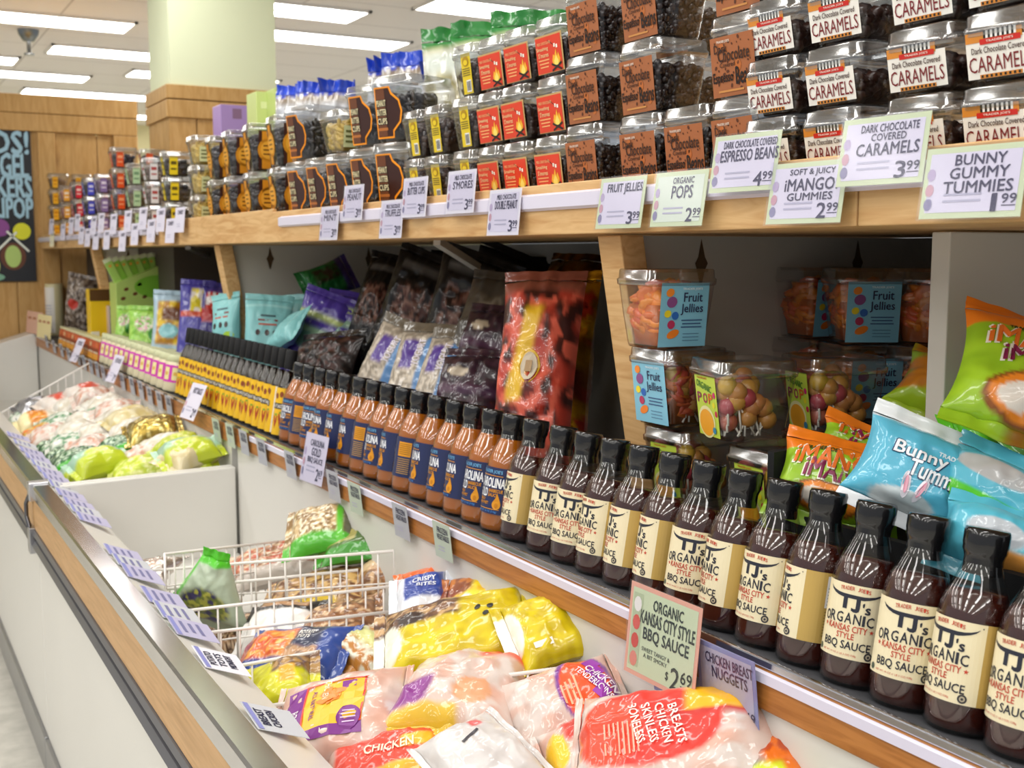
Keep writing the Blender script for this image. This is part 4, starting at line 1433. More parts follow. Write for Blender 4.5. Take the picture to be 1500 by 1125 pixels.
heapbag((838, 1112), (1165, 1088), .175, .08, p_chick(7, [(EL(-.25, .15, .72, .72, .1), c('d9342a')), (R_(.12, 1.2, .30, 1.3, .05), c('f2b41c')), (EL(-.62, .1, .33, .6, .12), c('e0482e')), (R_(-.05, .75, .22, .3, .03), c('c8302c'))]),
        'big clear chicken bag with red and yellow label lying against the ledge', .07, (.1, .55), 33, name='chicken_bag', seal=.008, crumple=.006, nu=56, nv=36, deco=d_bnl)
heapbag((398, 1078), (602, 1040), .19, .075, p_chick(9), 'clear chicken breast bag with yellow and purple label by the rim', .06, (.05, .3), 34, name='chicken_bag', seal=.008, crumple=.005, nu=56, nv=36, deco=d_breast)
heapbag((470, 1150), (668, 1108), .13, .06, p_chick(11, [(R_(-.8, 1.2, -.3, .9, .05), c('d8402c')), (R_(-.1, .9, -.9, -.3, .05), c('e8b42c')), (R_(.3, .8, .1, .5, .05), c('e8b42c'))]), 'red labelled chicken bag at the bottom edge below the breast bag', .03, (.05, .35), 35, name='chicken_bag', seal=.008,
        deco=lambda bg: bg.dec.text('CHICKEN', (.01, .012, .07, .016), lambda x, y: bg.f(x, y, .002), c('f6e6c8'), 0, .02))
heapbag((800, 1150), (985, 1088), .16, .07, p_chick(13, [(R_(-.6, .2, .3, 1.2, .08), c('cf3c30')), (EL(-.8, .2, .2, .4), c('f0c02c')), (R_(-.3, .4, -.2, .3, .2), c('e6c0a8'))]), 'crumpled clear chicken bag at the bottom edge below the big red label', .03, (.1, .35), 36, name='chicken_bag', seal=.008, crumple=.007)
heapbag((640, 1150), (765, 1080), .15, .05, paint(speck(c('c9c4c2'), c('d6d2d0'), 3, 2, .5), (R_(.2, .5, .5, .75, .04), c('d86a6a'))), 'cloudy white bag at the bottom edge in the middle', .075, (.1, .3), 37, name='chicken_bag', seal=.008,
        deco=lambda bg: bg.dec.rect(.0, .02, .03, .004, bg.f, c('2c2630'), 0, 3, .3))
heapbag((1045, 1150), (1215, 1110), .14, .06, paint(c('e0741e'), (EL(-.5, .1, .4, .8, .2), c('8c8a88')), (R_(-1.2, .2, -1.2, -.2, .08), c('cfe02c')), (R_(-.2, 1.2, -.2, 1.2, .2), speck(c('e6701a'), c('b8481a'), 4, 3))), 'orange, silver and lime bag at the bottom right corner of the freezer', .05, (.05, .4), 38)

# wire dividers of the near freezer
for i, (a, b_, lf, rt) in enumerate((((241, 812), (417, 792), .5, .86), ((207, 837), (577, 807), .5, .9), ((233, 864), (524, 835), .5, .88), ((263, 896), (588, 857), .5, .9), ((295, 928), (580, 895), .5, .88),
                                     ((340, 977), (553, 939), .5, .78), ((697, 995), (876, 972), .76, .9), ((640, 1093), (847, 1064), .66, .86), ((950, 1125), (1067, 1105), .80, .895))):
    A, B_ = un(*a, 'X', lf), un(*b_, 'X', rt)
    A = A + (B_ - A) * ((.502 - lf) / (rt - lf)) if i == 6 else A
    t = thing('wire_divider', 'white wire divider standing in the near freezer, %s from the end wall' % ORD[i + 1], 'divider', 'wire dividers in the freezer', loc=(A.x, A.y, A.z))
    dv = B_ - A
    dep = .115
    mb = MB().tube([V((0, 0, -dep)), V((0, 0, 0)), dv, dv + V((0, 0, -dep))], .0032, 8)
    mb.build('frame_wire', 'wire_white', t, True)
    mb = MB()
    n = max(4, int(dv.length / .034))
    for k in range(1, n):
        p = dv * (k / n)
        mb.tube([p, p + V((0, 0, -dep))], .0019, 6)
    mb.tube([V((0, 0, -.065)), dv + V((0, 0, -.065))], .0019, 6)
    mb.build('grid_wires', 'wire_white', t, True)

# far freezer: bags of vegetables
fk = {
    'edamame': (paint(c('a4c8ae'), (R_(-1.2, 1.2, -1.2, -.1, .2), c('bccb2c')), (EL(.1, .1, .6, .4, .3), speck(c('b4d23a'), c('e0dc6a'), 6, 1))), 'pale blue and lime vegetable bag'),
    'lime': (paint(speck(c('c3d02c'), c('aec022'), 4, 2, .4, c('d8da86'))), 'lime green vegetable bag'),
    'green': (paint(speck(c('2f6a3a'), c('1d4528'), 6, 3, .2, c('c8dcc0')), (R_(-1.2, 1.2, -1.2, -.6, .1), c('48b82c'))), 'dark green vegetable bag with bright edge'),
    'white': (paint(speck(c('d9d4c8'), c('cdc5b2'), 3, 4, .4, c('e0ddd4'))), 'white vegetable bag'),
    'cream': (paint(speck(c('d8cda8'), c('cbb97c'), 3, 5, .4)), 'cream coloured bag'),
    'pink': (paint(speck(c('d9c2b8'), c('dcd4ca'), 3, 6, .3, c('cc9a84'))), 'pinkish white bag'),
    'gold': (paint(speck(c('b59a4a'), c('8a7434'), 5, 7, .3, c('e6d690'))), 'crinkled gold foil bag'),
    'red': (paint(speck(c('d8cabe'), c('dcd4cc'), 3, 8, .2), (R_(-.3, .6, -.6, .7, .1), c('cc4a34'))), 'red and white bag'),
    'orange': (paint(speck(c('e0941e'), c('c8761a'), 5, 9, .3), (R_(-1.2, -.4, -1, 1, .1), c('efe2b0')), (R_(.5, 1.2, -1, 1, .1), c('e8e2d0'))), 'orange bag with pale ends'),
    'spot': (paint(speck(c('d4d8cc'), c('4f8a5c'), 3, 10, .12, c('dcdcd4'))), 'white bag with green leaf print'),
    'silver': (paint(speck(c('b8b8bc'), c('8a8a90'), 3, 11, .3)), 'dark silver bag'),
    'yellow': (paint(speck(c('e0b83c'), c('d8d0b4'), 3, 12, .3, c('d8703a'))), 'yellow and white bag'),
}
fl = [('silver', 50, 598, .03), ('red', 128, 578, .05), ('pink', 180, 582, .03), ('red', 84, 594, .03), ('white', 145, 592, .02), ('white', 205, 592, .02), ('white', 108, 601, .01), ('pink', 235, 600, .02),
      ('spot', 18, 618, .0), ('orange', 46, 622, .02), ('spot', 84, 624, .015), ('spot', 156, 610, .03), ('white', 186, 614, .035), ('cream', 246, 614, .03), ('white', 128, 622, .02),
      ('yellow', 32, 641, .01), ('pink', 72, 642, .0), ('white', 112, 640, .025), ('white', 150, 634, .035), ('white', 196, 634, .03), ('gold', 264, 628, .05), ('gold', 240, 640, .03),
      ('green', 62, 660, .0), ('spot', 104, 656, .01), ('pink', 126, 660, .01), ('green', 182, 658, .03), ('white', 244, 660, .03), ('lime', 300, 655, .045),
      ('green', 78, 676, .0), ('green', 110, 678, .0), ('pink', 218, 672, .02), ('edamame', 146, 680, .045), ('edamame', 336, 672, .05), ('lime', 276, 684, .02), ('lime', 206, 690, .01), ('lime', 146, 699, .0), ('edamame', 100, 699, .0), ('cream', 378, 682, .02)]
rows = ['rear', 'second', 'third', 'fourth', 'nearest']
cnt = {}
for i, (k, x, y, dz) in enumerate(fl):
    p = heap(x, y, dz, .70, .20)
    p.x = max(.60, min(.815, p.x))
    p.y = max(3.35, p.y)
    row = 0 if i < 8 else 1 if i < 15 else 2 if i < 22 else 3 if i < 28 else 4
    same = [j for j, q in enumerate(fl) if q[0] == k and (0 if j < 8 else 1 if j < 15 else 2 if j < 22 else 3 if j < 28 else 4) == row]
    same.sort(key=lambda j: fl[j][1])
    pos = '' if len(same) == 1 else ', %s of its kind' % ORD[same.index(i) + 1]
    yaw = RND.uniform(-.35, .45)
    bg = Bag(RND.uniform(.17, .2), RND.uniform(.11, .145), .075, fk[k][0], i + 40, crumple=.006, nu=26, nv=20)
    bg.build('vegetable_bag', fk[k][1] + ', far freezer %s row' % rows[row] + pos, 'bag', 'bags in the far freezer', frame(p, (cos(yaw), sin(yaw), .2 * cos(yaw)), (-.25, -.35, 1)), 'foil' if k in ('gold', 'silver') else 'film', False)
for i, (x, y, x2, y2) in enumerate(((0, 606, 240, 583), (75, 692, 225, 668))):
    A, B_ = un(x, y, 'X', .5), un(x2, y2, 'X', .88)
    B_.y = A.y + .1
    t = thing('wire_divider', ['white wire divider across the rear of the far freezer', 'white wire divider near the front of the far freezer'][i], 'divider', 'wire dividers in the freezer', loc=A)
    dv = B_ - A
    MB().tube([V((0, 0, -.1)), V((0, 0, 0)), dv, dv + V((0, 0, -.1))], .0035, 8).build('frame_wire', 'wire_white', t, True)
    mb = MB()
    for k in range(1, 11):
        mb.tube([dv * (k / 11), dv * (k / 11) + V((0, 0, -.1))], .002, 6)
    mb.build('grid_wires', 'wire_white', t, True)

# ------------------------------------------------------------------ bags and boxes standing on the lower ledge


def upbag(pb, pt, X0, X1, W, T, pnt, label, seed, n=(-.7, -.68, .2), group=None, name='snack_bag', deco=None, mat='film', **kw):
    a, b_ = un(*pb, 'X', X0), un(*pt, 'X', X1)
    if abs(b_.y - a.y) >= .5:
        b_.y = a.y
    if n[2] < .42:
        b_.z = min(b_.z, 1.40)
        k = .22 * (b_.z - a.z)
        a.y = max(b_.y - k, min(b_.y + k, a.y))
    L0 = (b_ - a).length
    pr = pnt
    if n[2] < .42 and name != 'gummy_bag' and a.z > DK + .004:          # stands on the ledge
        a = a - (b_ - a) * ((a.z - DK - .004) / (b_.z - a.z)) * .999
        a.x = max(1.03, a.x)
        k = (b_ - a).length / L0
        pr = lambda u, v, side=1: pnt(1 - (1 - u) * k, v, side)
    L1 = (b_ - a).length
    bg = Bag(L1, W, T, pr, seed, **kw)
    bg.L, bg.sh = L0, (L1 - L0) / 2
    if deco:
        deco(bg)
    return bg.build(name, label, 'bag', group, frame((a + b_) / 2, b_ - a, n), mat)


pret = speck(c('3a221c'), c('1a100e'), 6, 4, .15, c('6a4438'))
p_black = lambda sd: paint(c('161415'), (R_(-.75, .25, -.7, .55, .06), speck(c('5a342a'), c('241614'), 6, sd, .2, c('8a6456'))), (R_(.62, .8, -.8, .7, .04), c('6a6866')))
upbag((800, 440), (730, 340), 1.62, 1.66, .42, .10, paint(c('131214'), (EL(.2, .2, .3, .3, .3), c('2a2224'))), 'large plain black bag in shadow behind the diagonal brace', 61, group='black pretzel bags', mat='dark_film')
upbag((690, 470), (790, 380), 1.50, 1.56, .34, .10, paint(c('171417'), (R_(-.5, .3, -.6, .3, .2), c('2e2224'))), 'black bag in shadow behind the gold wrapped candy bags', 60, group='black pretzel bags', mat='dark_film')
for i, (pb, pt, W, T, lb) in enumerate((((538, 492), (575, 356), .13, .10, 'left black pretzel bag showing its narrow side, by the purple bags'), ((590, 490), (640, 358), .21, .10, 'middle black bag with a window of chocolate pretzels'), ((660, 492), (712, 372), .22, .10, 'right black bag with a window of chocolate pretzels'))):
    upbag(pb, pt, 1.27 + .02 * i, 1.36, W, T, p_black(i + 2), lb, 62 + i, group='black pretzel bags', name='pretzel_bag', crumple=.008, mat='dark_film')
p_wr = paint(c('141213'), (R_(-1, .9, -.9, .9, .2), speck(c('2a1a18'), c('4a2c28'), 5, 3, .2, c('141213'))))
upbag((492, 560), (490, 486), 1.10, 1.15, .30, .09, p_wr, 'crumpled black pretzel bag slumped behind the small hot sauce caps', 66, (-.96, -.22, .2), 'black pretzel bags', 'pretzel_bag', crumple=.009, mat='dark_film')
tanp = paint(c('d2c6b4'), (lambda u, v: sm(-.1, .1, nz(u * 7, v * 6, 3.1)), c('a09484')), (R_(-1.2, .75, -1.2, -.3, .05), c('6c9cd4')), (R_(-.3, .6, -.05, .5, .05), c('5a3f9a')))
for i, (pb, pt, W, lb) in enumerate((((558, 566), (600, 470), .15, 'left white and blue yogurt pretzel bag'), ((610, 584), (632, 474), .155, 'middle white and blue yogurt pretzel bag with purple lettering'), ((662, 592), (668, 482), .12, 'right white and blue yogurt pretzel bag half hidden'))):
    upbag(pb, pt, 1.12, 1.19, W, .075, tanp, lb, 70 + i, (-.85, -.5, .2), 'yogurt pretzel bags', 'pretzel_bag', crumple=.005, seal_col=c('6e6454'), seal=.022,
          deco=lambda bg: bg.dec.text('YOGURT', (bg.L * .04, -.012, .07, .02), bg.f, c('efe8f4'), 0, .03))
upbag((705, 510), (742, 400), 1.22, 1.30, .17, .06, paint(c('4a443c'), (R_(-.9, .4, -.7, .3, .2), speck(c('8a8070'), c('5a5244'), 5, 3)), (R_(-1, 1, -1.2, -.4, .1), c('2a2c38'))), 'grey brown crumpled pretzel bag behind the dark purple bag', 75, (-.8, -.5, .3), name='pretzel_bag', crumple=.007)
pd = paint(speck(c('3a2230'), c('241420'), 4, 3, .3), (EL(.1, .25, .2, .3), c('b8a890')), (R_(-.9, -.5, -1, 1, .1), c('4a2c44')))
upbag((698, 585), (706, 512), 1.08, 1.13, .17, .09, pd, 'dark purple candy bag slumped beside the red wrapped candy bag', 76, (-.8, -.5, .3), 'dark purple candy bags', 'candy_bag', crumple=.008)
upbag((740, 520), (735, 448), 1.20, 1.25, .15, .07, pd, 'dark purple candy bag with an orange edge behind the red bag', 77, (-.8, -.5, .4), 'dark purple candy bags', 'candy_bag', crumple=.007)

redp = lambda sd: paint(speck(c('b23a2a'), c('3a1614'), 3.2, sd, .22, c('d8604a')), (lambda u, v: (1 - sm(.12, .3, abs(v - .12 + .25 * u))) * sm(-1, -.85, u) * (1 - sm(.45, .6, u)), c('e0b42a')), (R_(.8, 1.2, -1.2, 1.2, .05), c('8a4a3a')))


def d_red(bg):
    g = lambda x, y: bg.f(x, y, .003)
    bg.dec.disc(-bg.L * .22, -.002, .032, .019, bg.f, c('e0b42a'), 0, 20)
    bg.dec.disc(-bg.L * .22, -.002, .027, .015, g, c('cfc0a8'), 0, 20)
    bg.dec.rect(-bg.L * .22, -.002, .022, .012, lambda x, y: bg.f(x, y, .0042), c('b09068'))


gold = paint(speck(c('d4a21e'), c('8a5a14'), 3, 4, .3, c('b23a2a')), (R_(-.2, .5, -.3, .6, .2), c('c8b02a')), (R_(-1.2, -.6, -1, 1, .1), c('6a2a1c')))
upbag((862, 585), (838, 400), 1.20, 1.26, .14, .08, gold, 'gold and red wrapped candy bag right behind the front red one', 80, (-.9, -.4, .1), 'red wrapped candy bags', 'candy_bag', mat='foil', crumple=.008)
upbag((885, 600), (850, 345), 1.32, 1.50, .15, .08, paint(speck(c('8a5a1a'), c('3a1a14'), 3, 6, .3)), 'brown gold candy bag against the slanted pine edge', 81, (-.9, -.4, .1), 'red wrapped candy bags', 'candy_bag', mat='foil', crumple=.008)
upbag((783, 604), (800, 398), 1.08, 1.14, .165, .085, redp(3), 'tall red candy bag with gold ribbon and oval badge', 82, (-.75, -.62, .15), 'red wrapped candy bags', 'candy_bag', crumple=.007, deco=d_red, nu=56, nv=40)

# teal pouches
tealp = paint(c('84c6c8'), (R_(.72, .76, -1, 1, .02), c('a8dcdc')))


def d_teal(bg):
    u_ = bg.up
    for k, (w_, cc) in enumerate(((.045, '3a5a62'), (.06, '7a3a34'), (.055, 'b05a4a'))):
        bg.dec.rect(0, .02 - k * .014, w_, .006, u_, c(cc))
    for x in (-.028, 0, .024):
        bg.dec.disc(x, -.035, .007, .01, u_, c('3a2c2a'))
    bg.dec.disc(.03, -.07, .018, .012, u_, c('a8cc34'))


for i, (pb, pt, X0, lb) in enumerate((((330, 495), (330, 430), 1.02, 'teal pouch at the left end, turned aside'), ((352, 508), (354, 432), 1.10, 'teal pouch second from left, face on'), ((393, 516), (396, 432), 1.10, 'teal pouch third from left, face on'), ((424, 500), (424, 432), 1.18, 'teal pouch behind, at the right'))):
    upbag(pb, pt, X0, X0 + .03, .15 if i else .12, .05, tealp, lb, 85 + i, (-.35, -.9, .1) if i in (1, 2) else (-.8, -.5, .1), 'teal pouches', 'snack_pouch', d_teal, 'pouch_film', crumple=.003)
upbag((395, 508), (445, 470), 1.08, 1.12, .13, .05, tealp, 'teal pouch fallen on its side in front of the purple bags', 90, (-.5, -.5, .7), 'teal pouches', 'snack_pouch', None, 'pouch_film')
pur = paint(c('4e3aa0'), (R_(.1, .35, -1, 1, .06), c('b8c87a')), (R_(-.5, -.2, -.5, 1, .08), c('9ac0a0')), (EL(-.7, .4, .3, .5), c('6a9a8a')))
upbag((462, 512), (492, 430), 1.18, 1.24, .19, .07, pur, 'purple bag with green swirls right of the teal pouches', 91, (-.6, -.7, .4), 'purple bags', crumple=.006)
upbag((500, 500), (520, 428), 1.24, 1.30, .16, .07, pur, 'second purple bag beside the left black pretzel bag', 92, (-.6, -.7, .4), 'purple bags', crumple=.006)
ga, gb = un(442, 426, 'Y', 3.5), un(516, 396, 'Y', 3.5)
Bag((gb - ga).length, .12, .06, paint(c('1f6a34'), (R_(-.6, .7, -.2, .7, .1), speck(c('3a2c20'), c('2a4a24'), 5, 2)), (R_(.6, 1.2, -1, 1, .1), c('4a3a8a'))), 93).build(
    'snack_bag', 'dark green bag lying on its side above the purple bags', 'bag', None, frame((ga + gb) / 2, gb - ga, (-.2, -.9, .3)), 'dark_film')
# shelf goods farther left
upbag((254, 512), (258, 426), 1.06, 1.10, .17, .06, paint(c('a9c4d6'), (R_(-.95, .7, -.7, .75, .06), speck(c('e0bc2c'), c('b8801c'), 3, 2)), (R_(-.05, .45, -.5, .5, .08), c('6a3a1c')), (EL(-.45, .1, .28, .5), c('86c4cc'))), 'pale blue bag with yellow and brown print beside the green bag', 94, (-.4, -.9, .1), crumple=.005)
upbag((289, 478), (291, 410), 1.10, 1.13, .13, .05, paint(c('4540a0'), (R_(-.6, .75, -.85, .3, .08), speck(c('e2d02c'), c('efe8e2'), 3, 4)), (R_(-.6, -.35, -1, .9, .05), c('c84a2c'))), 'blue and yellow bag standing behind the first hot sauce caps', 95, (-.4, -.9, .1), crumple=.005)
upbag((316, 468), (318, 414), 1.16, 1.19, .10, .05, paint(c('3a3484'), (R_(-.5, .6, -.6, .6, .1), speck(c('e8e2e0'), c('c83a2c'), 4, 2)), (R_(-1.2, -.4, -1, 1, .1), c('b02a2c'))), 'small blue and red bag by the pine divider edge', 96, (-.4, -.9, .1))
for i, (pb, pt, W, lb) in enumerate((((214, 502), (217, 448), .16, 'plump green bag in front of the green display box'), ((186, 492), (186, 448), .09, 'slim green bag left of the plump green one'))):
    upbag(pb, pt, 1.04 - .0 * i, 1.07, W, .07, paint(speck(c('8cc84a'), c('a8d860'), 4, 3 + i, .3), (EL(.0, 0, .5, .6, .3), speck(c('d8e8c0'), c('7ab83c'), 6, 5, .2, c('e8b0c0'))), (EL(-.6, -.6, .4, .4), c('3a8a2c'))), lb, 97 + i, (-.4, -.9, .2), 'green candy bags', 'candy_bag', crumple=.006)
# green display box with its fan of stick packs
b0 = un(172, 478, 'X', 1.055)
b1 = un(268, 440, 'Y', b0.y)
wd = b1.x - b0.x
hb = un(172, 415, 'Y', b0.y).z - DK
t = thing('display_box', 'green card display box printed with small beans, holding a fan of stick packs', 'box', loc=(b0.x, b0.y, DK + .0005))
mb = MB().prism([(0, 0), (wd, 0), (wd, hb + .12), (.0, hb)], 0, .16, c('b3d070'))
mb.build('carton', 'card_gloss', t, False, .002)
mb = MB()
f = lambda x, y, e=0: (x, -.0008 - e, y)
mb.disc(wd * .66, hb * .95, .12, .055, f, c('7fbf3c'), 0, 20)
for x, z in ((.15, .92), (.28, .86), (.35, .98), (.42, .82), (.1, .8)):
    mb.disc(wd * x, hb * z, .012, .008, f, c('6a3a20'), 0, 8, .4)
for k in range(7):
    mb.rect(wd * (.08 + .13 * k), hb * .66, .014, .022, f, c('d89a3c'))
mb.build('front_print', 'card_gloss', t)
for k in range(11):
    px_ = 158 + k * 10.2
    py = 384 - 1.2 * k
    a = un(px_ + 18 - k * 1.6, 418 - k * 2.6, 'Y', b0.y + .03 + .004 * k)
    b_ = un(px_, py, 'Y', b0.y + .03 + .004 * k)
    o = thing('stick_pack', 'green stick pack fanned in the box, %s from the left' % ORD[k + 1], 'packet', 'green stick packs', frame((a + b_) / 2, b_ - a, (0, -1, 0)))
    L = (b_ - a).length
    MB().box(-L / 2 - .03, L / 2, -.019, .019, -.004, .004, c('86bb42') if k % 2 else c('a9d268')).build('packet', 'card_gloss', o, False, .002)
    MB().box(L / 2 - .006, L / 2 + .018, -.0185, .0185, -.003, .003, c('dfe8c4')).build('top_band', 'card_gloss', o)
    MB().disc(L / 2 - .02, 0, .007, .007, lambda x, y: (x, y, .0048), c('e0a43c'), 0, 10).build('badge', 'card_gloss', o)


def pxbox(name, label, x0, y0, x1, y1, X, d, col, bands, mat='card_gloss', cat='box', group=None, zb=None):
    """upright carton whose front lower left / upper right corners show at the pixels"""
    A = un(x0, y1, 'X', X)
    B_ = un(x1, y0, 'Y', A.y)
    z0 = zb if zb is not None else DK + .0005
    zt = un(x0, y0, 'Y', A.y).z
    w_ = B_.x - A.x
    t = thing(name, label, cat, group, loc=(A.x, A.y, z0))
    MB().box(0, w_, 0, d, 0, zt - z0, c(col)).build('carton', mat, t, False, .003)
    mb = MB()
    h = zt - z0
    for a0, b0_, a1, b1_, cc in bands:
        mb.rect(w_ * (a0 + a1) / 2, h * (b0_ + b1_) / 2, w_ * (a1 - a0), h * (b1_ - b0_), lambda x, y: (x, -.0008, y), c(cc))
    if bands:
        mb.build('front_print', mat, t)
    return t


pxbox('snack_carton', 'yellow carton with brown top and red corner, left of the green display box', 133, 424, 172, 482, 1.003, .10, 'e8c01e', [(0, .82, 1, 1, '5a3a1c'), (.45, 0, 1, .32, 'e04a34'), (.0, 0, .3, .35, 'f0ead2')])
pxbox('snack_carton', 'small brown and white striped carton in front of the yellow carton', 160, 448, 178, 486, 1.08, .06, 'cdb8b4', [(.12, 0, .42, 1, '4a2420')])
# tin, jar and crumpled bag by the end wall
p = un(80, 448, 'X', 1.05)
t = thing('paper_tin', 'tall white label tin at the far end by the board wall', 'tin', loc=(1.05, p.y, DK + .0005))
hT = un(80, 416, 'X', 1.05).z - DK
MB().lathe([(0, 0), (.05, .001), (.052, .006), (.052, hT - .006), (.05, hT), (0, hT)], 24, c('d8cda0')).build('tin', 'card_gloss', t, True)
mb = MB()
f = wrap(.052, .0006)
curved(mb, f, -.05, .075, .02, hT - .02, c('eeeae2'), 12)
for k in range(9):
    mb.rect(.02, .04 + k * .018, .07, .004, lambda x, y: f(x, y, .0006), c('7a8ab0'), n=4)
mb.build('label', 'card_gloss', t)
p = un(124, 462, 'X', 1.02)
t = thing('spice_jar', 'small jar with black lid left of the yellow carton', 'jar', loc=(1.06, p.y - .1, DK + .0005))
MB().lathe([(0, 0), (.036, .001), (.038, .005), (.038, .13), (.033, .14), (.033, .15)], 20, c('6a5a4c')).build('jar', 'gloss', t, True)
MB().lathe([(.036, .148), (.038, .15), (.038, .222), (.036, .226), (0, .226)], 20, c('26231f')).build('lid', 'matte', t, True)
upbag((100, 452), (122, 402), 1.08, 1.10, .17, .10, paint(speck(c('4a3a30'), c('7a6a5a'), 4, 3, .2, c('b0a49a')), (EL(-.5, .2, .3, .4), c('c83a2c'))), 'crumpled brown and red bag by the end wall', 105, (-.5, -.8, .1), crumple=.009)

# black display tray and gummy bags at the right
A = un(1163, 700, 'X', 1.035)
t = thing('display_tray', 'black card tray holding the gummy bags at the right', 'tray', loc=(1.035, A.y + .05, DK + .0005))
zt = un(1163, 640, 'X', 1.035).z - DK
D_ = A.y + .05 - .45
mb = MB()
mb.box(0, .012, -D_, 0, 0, zt * .62, c('18181a'))
mb.prism([(.0, 0), (.012, 0), (.225, 0), (.225, zt * .96), (.0, zt * .9)], -.012, 0.0, c('18181a'))
mb.box(.215, .2255, -D_, 0, 0, zt * .96, c('18181a'))
mb.prism([(.012, 0), (.215, 0), (.215, .17), (.012, .118)], -D_, -.012, c('18181a'))
mb.build('carton', 'matte', t)

mang = lambda sd: paint(speck(c('a4cf2a'), c('90bc22'), 3, sd, .5), (R_(.62, 1.2, -1.2, 1.2, .03), c('f0801c')), (EL(-.62, .1, .38, .62, .08), c('8a4a1c')), (EL(-.62, .1, .33, .55, .08), c('f08c28')), (EL(-.66, .3, .2, .24, .1), c('efe6da')))


def d_mango(bg):
    u_ = bg.up
    g = lambda x, y: bg.up(x, y, .0022)
    L = bg.L
    bg.dec.text("TRADER JOE'S", (-.03, L * .24, .045, .008), u_, c('2a4a1c'), 0, .03)
    bg.dec.text('iMANGO!', (0, L * .155, bg.W * .74, .032), u_, c('f4efe0'), 0, .06)
    bg.dec.text('iMANGO!', (0, L * .155, bg.W * .72, .028), g, c('e8742a'), 0, .03)
    bg.dec.text('iMANGO!', (0.01, L * .02, bg.W * .66, .030), u_, c('f4efe0'), 0, .06)
    bg.dec.text('iMANGO!', (0.01, L * .02, bg.W * .64, .026), g, c('8a2450'), 0, .03)


upbag((1500, 660), (1535, 478), 1.14, 1.26, .20, .085, mang(3), 'green mango gummy bag with orange top, highest at the right edge', 110, (-.35, -.75, .6), 'mango gummy bags', 'gummy_bag', d_mango)
upbag((1385, 640), (1440, 545), 1.30, 1.40, .20, .08, paint(speck(c('a8cc2c'), c('d8882a'), 2.5, 5, .3), (EL(.0, 0, .4, .55, .1), c('e0761e')), (EL(.0, .1, .2, .4, .1), c('efe2d0'))), 'mango gummy bag lying below the highest one, fruit photo showing', 111, (-.35, -.6, .8), 'mango gummy bags', 'gummy_bag')
grn = paint(c('62d028'), (EL(.2, 0, .3, .5, .3), c('7ae03c')))
upbag((1315, 715), (1300, 636), 1.16, 1.21, .17, .05, mang(7), 'orange topped mango gummy bag behind the front one', 112, (-.5, -.75, .4), 'mango gummy bags', 'gummy_bag', d_mango)
upbag((1245, 790), (1252, 648), 1.05, 1.12, .17, .06, mang(9), 'front mango gummy bag leaning at the left of the tray', 113, (-.72, -.6, .3), 'mango gummy bags', 'gummy_bag', d_mango)
upbag((1455, 640), (1540, 590), 1.18, 1.24, .17, .06, grn, 'bright green gummy bag lying under the highest mango bag', 114, (-.5, -.4, .8), 'green gummy bags', 'gummy_bag')
upbag((1390, 665), (1480, 640), 1.20, 1.25, .14, .05, grn, 'bright green gummy bag lying behind the blue bunny bag', 115, (-.4, -.5, .8), 'green gummy bags', 'gummy_bag')
bunny2 = paint(c('56b8d0'), (R_(-1.2, -.35, -1, 1, .05), c('58c828')), (EL(.4, .1, .35, .7, .15), c('b8b8b8')))
upbag((1425, 785), (1500, 668), 1.085, 1.15, .15, .06, bunny2, 'blue and green bag with a grey cloud print, right of the bunny bag', 116, (-.6, -.4, .7), 'blue gummy bags', 'gummy_bag')
bun = paint(c('58b6d4'), (R_(.94, 1.2, -1, 1, .02), c('eef2f6')), (EL(-.85, .2, .25, .45, .15), c('c8d4d8')))
upbag((1445, 860), (1490, 745), 1.04, 1.10, .14, .07, paint(c('58bcd4'), (EL(-.1, .1, .45, .5, .2), c('c4ccd4')), (R_(-1.2, -.5, -1, .0, .1), c('e8a04a'))), 'blue gummy bag behind the last sauce bottles at the right edge', 117, (-.7, -.5, .4), 'blue gummy bags', 'gummy_bag')


def d_bunny(bg):
    u_ = bg.up
    g = lambda x, y: bg.up(x, y, .0024)
    L = bg.L
    bg.dec.text("TRADER JOE'S", (.022, L * .17, .045, .007), u_, c('dff0f6'), 0, .03)
    bg.dec.text('Bunny', (-.018, L * .09, .062, .022), u_, c('2a3a64'), 0, .07)
    bg.dec.text('Bunny', (-.018, L * .09, .060, .020), g, c('f4f6fa'), 0, .02)
    bg.dec.text('Tummies', (.010, L * -.03, .072, .021), u_, c('2a3a64'), 0, .07)
    bg.dec.text('Tummies', (.010, L * -.03, .070, .019), g, c('f4f6fa'), 0, .02)
    for k in (-1, 1):
        bg.dec.disc(-.012 + .009 * k, L * -.19, .005, .016, u_, c('e8e4ee'), 0, 12, -.2 * k)
        bg.dec.disc(-.012 + .009 * k, L * -.19, .0025, .011, g, c('e0a0b4'), 0, 10, -.2 * k)


upbag((1322, 775), (1388, 626), 1.05, 1.12, .17, .075, bun, 'sky blue bunny gummy bag standing in the middle of the tray', 118, (-.62, -.72, .25), 'blue gummy bags', 'gummy_bag', d_bunny, seal_col=c('eef2f6'), nu=48, nv=34, crumple=.005)

# ------------------------------------------------------------------ fruit jelly and pop tubs


def place_tub(kind, pxl, X, zbase, rotd, label, group, tip=None):
    y = yof(pxl, X, zbase + .11) - .055
    if pxl > 850 and X < 1.3:
        y = min(y, 1.412)
    M = Matrix.Translation((X + .058, y, zbase)) @ Matrix.Rotation(radians(rotd), 4, 'Z')
    if tip:
        M = M @ Matrix.Rotation(radians(tip), 4, 'Y')
    TUB[kind].inst('jelly_tub' if 'jelly' in kind else 'lollipop_tub', label, 'tub', group, M)


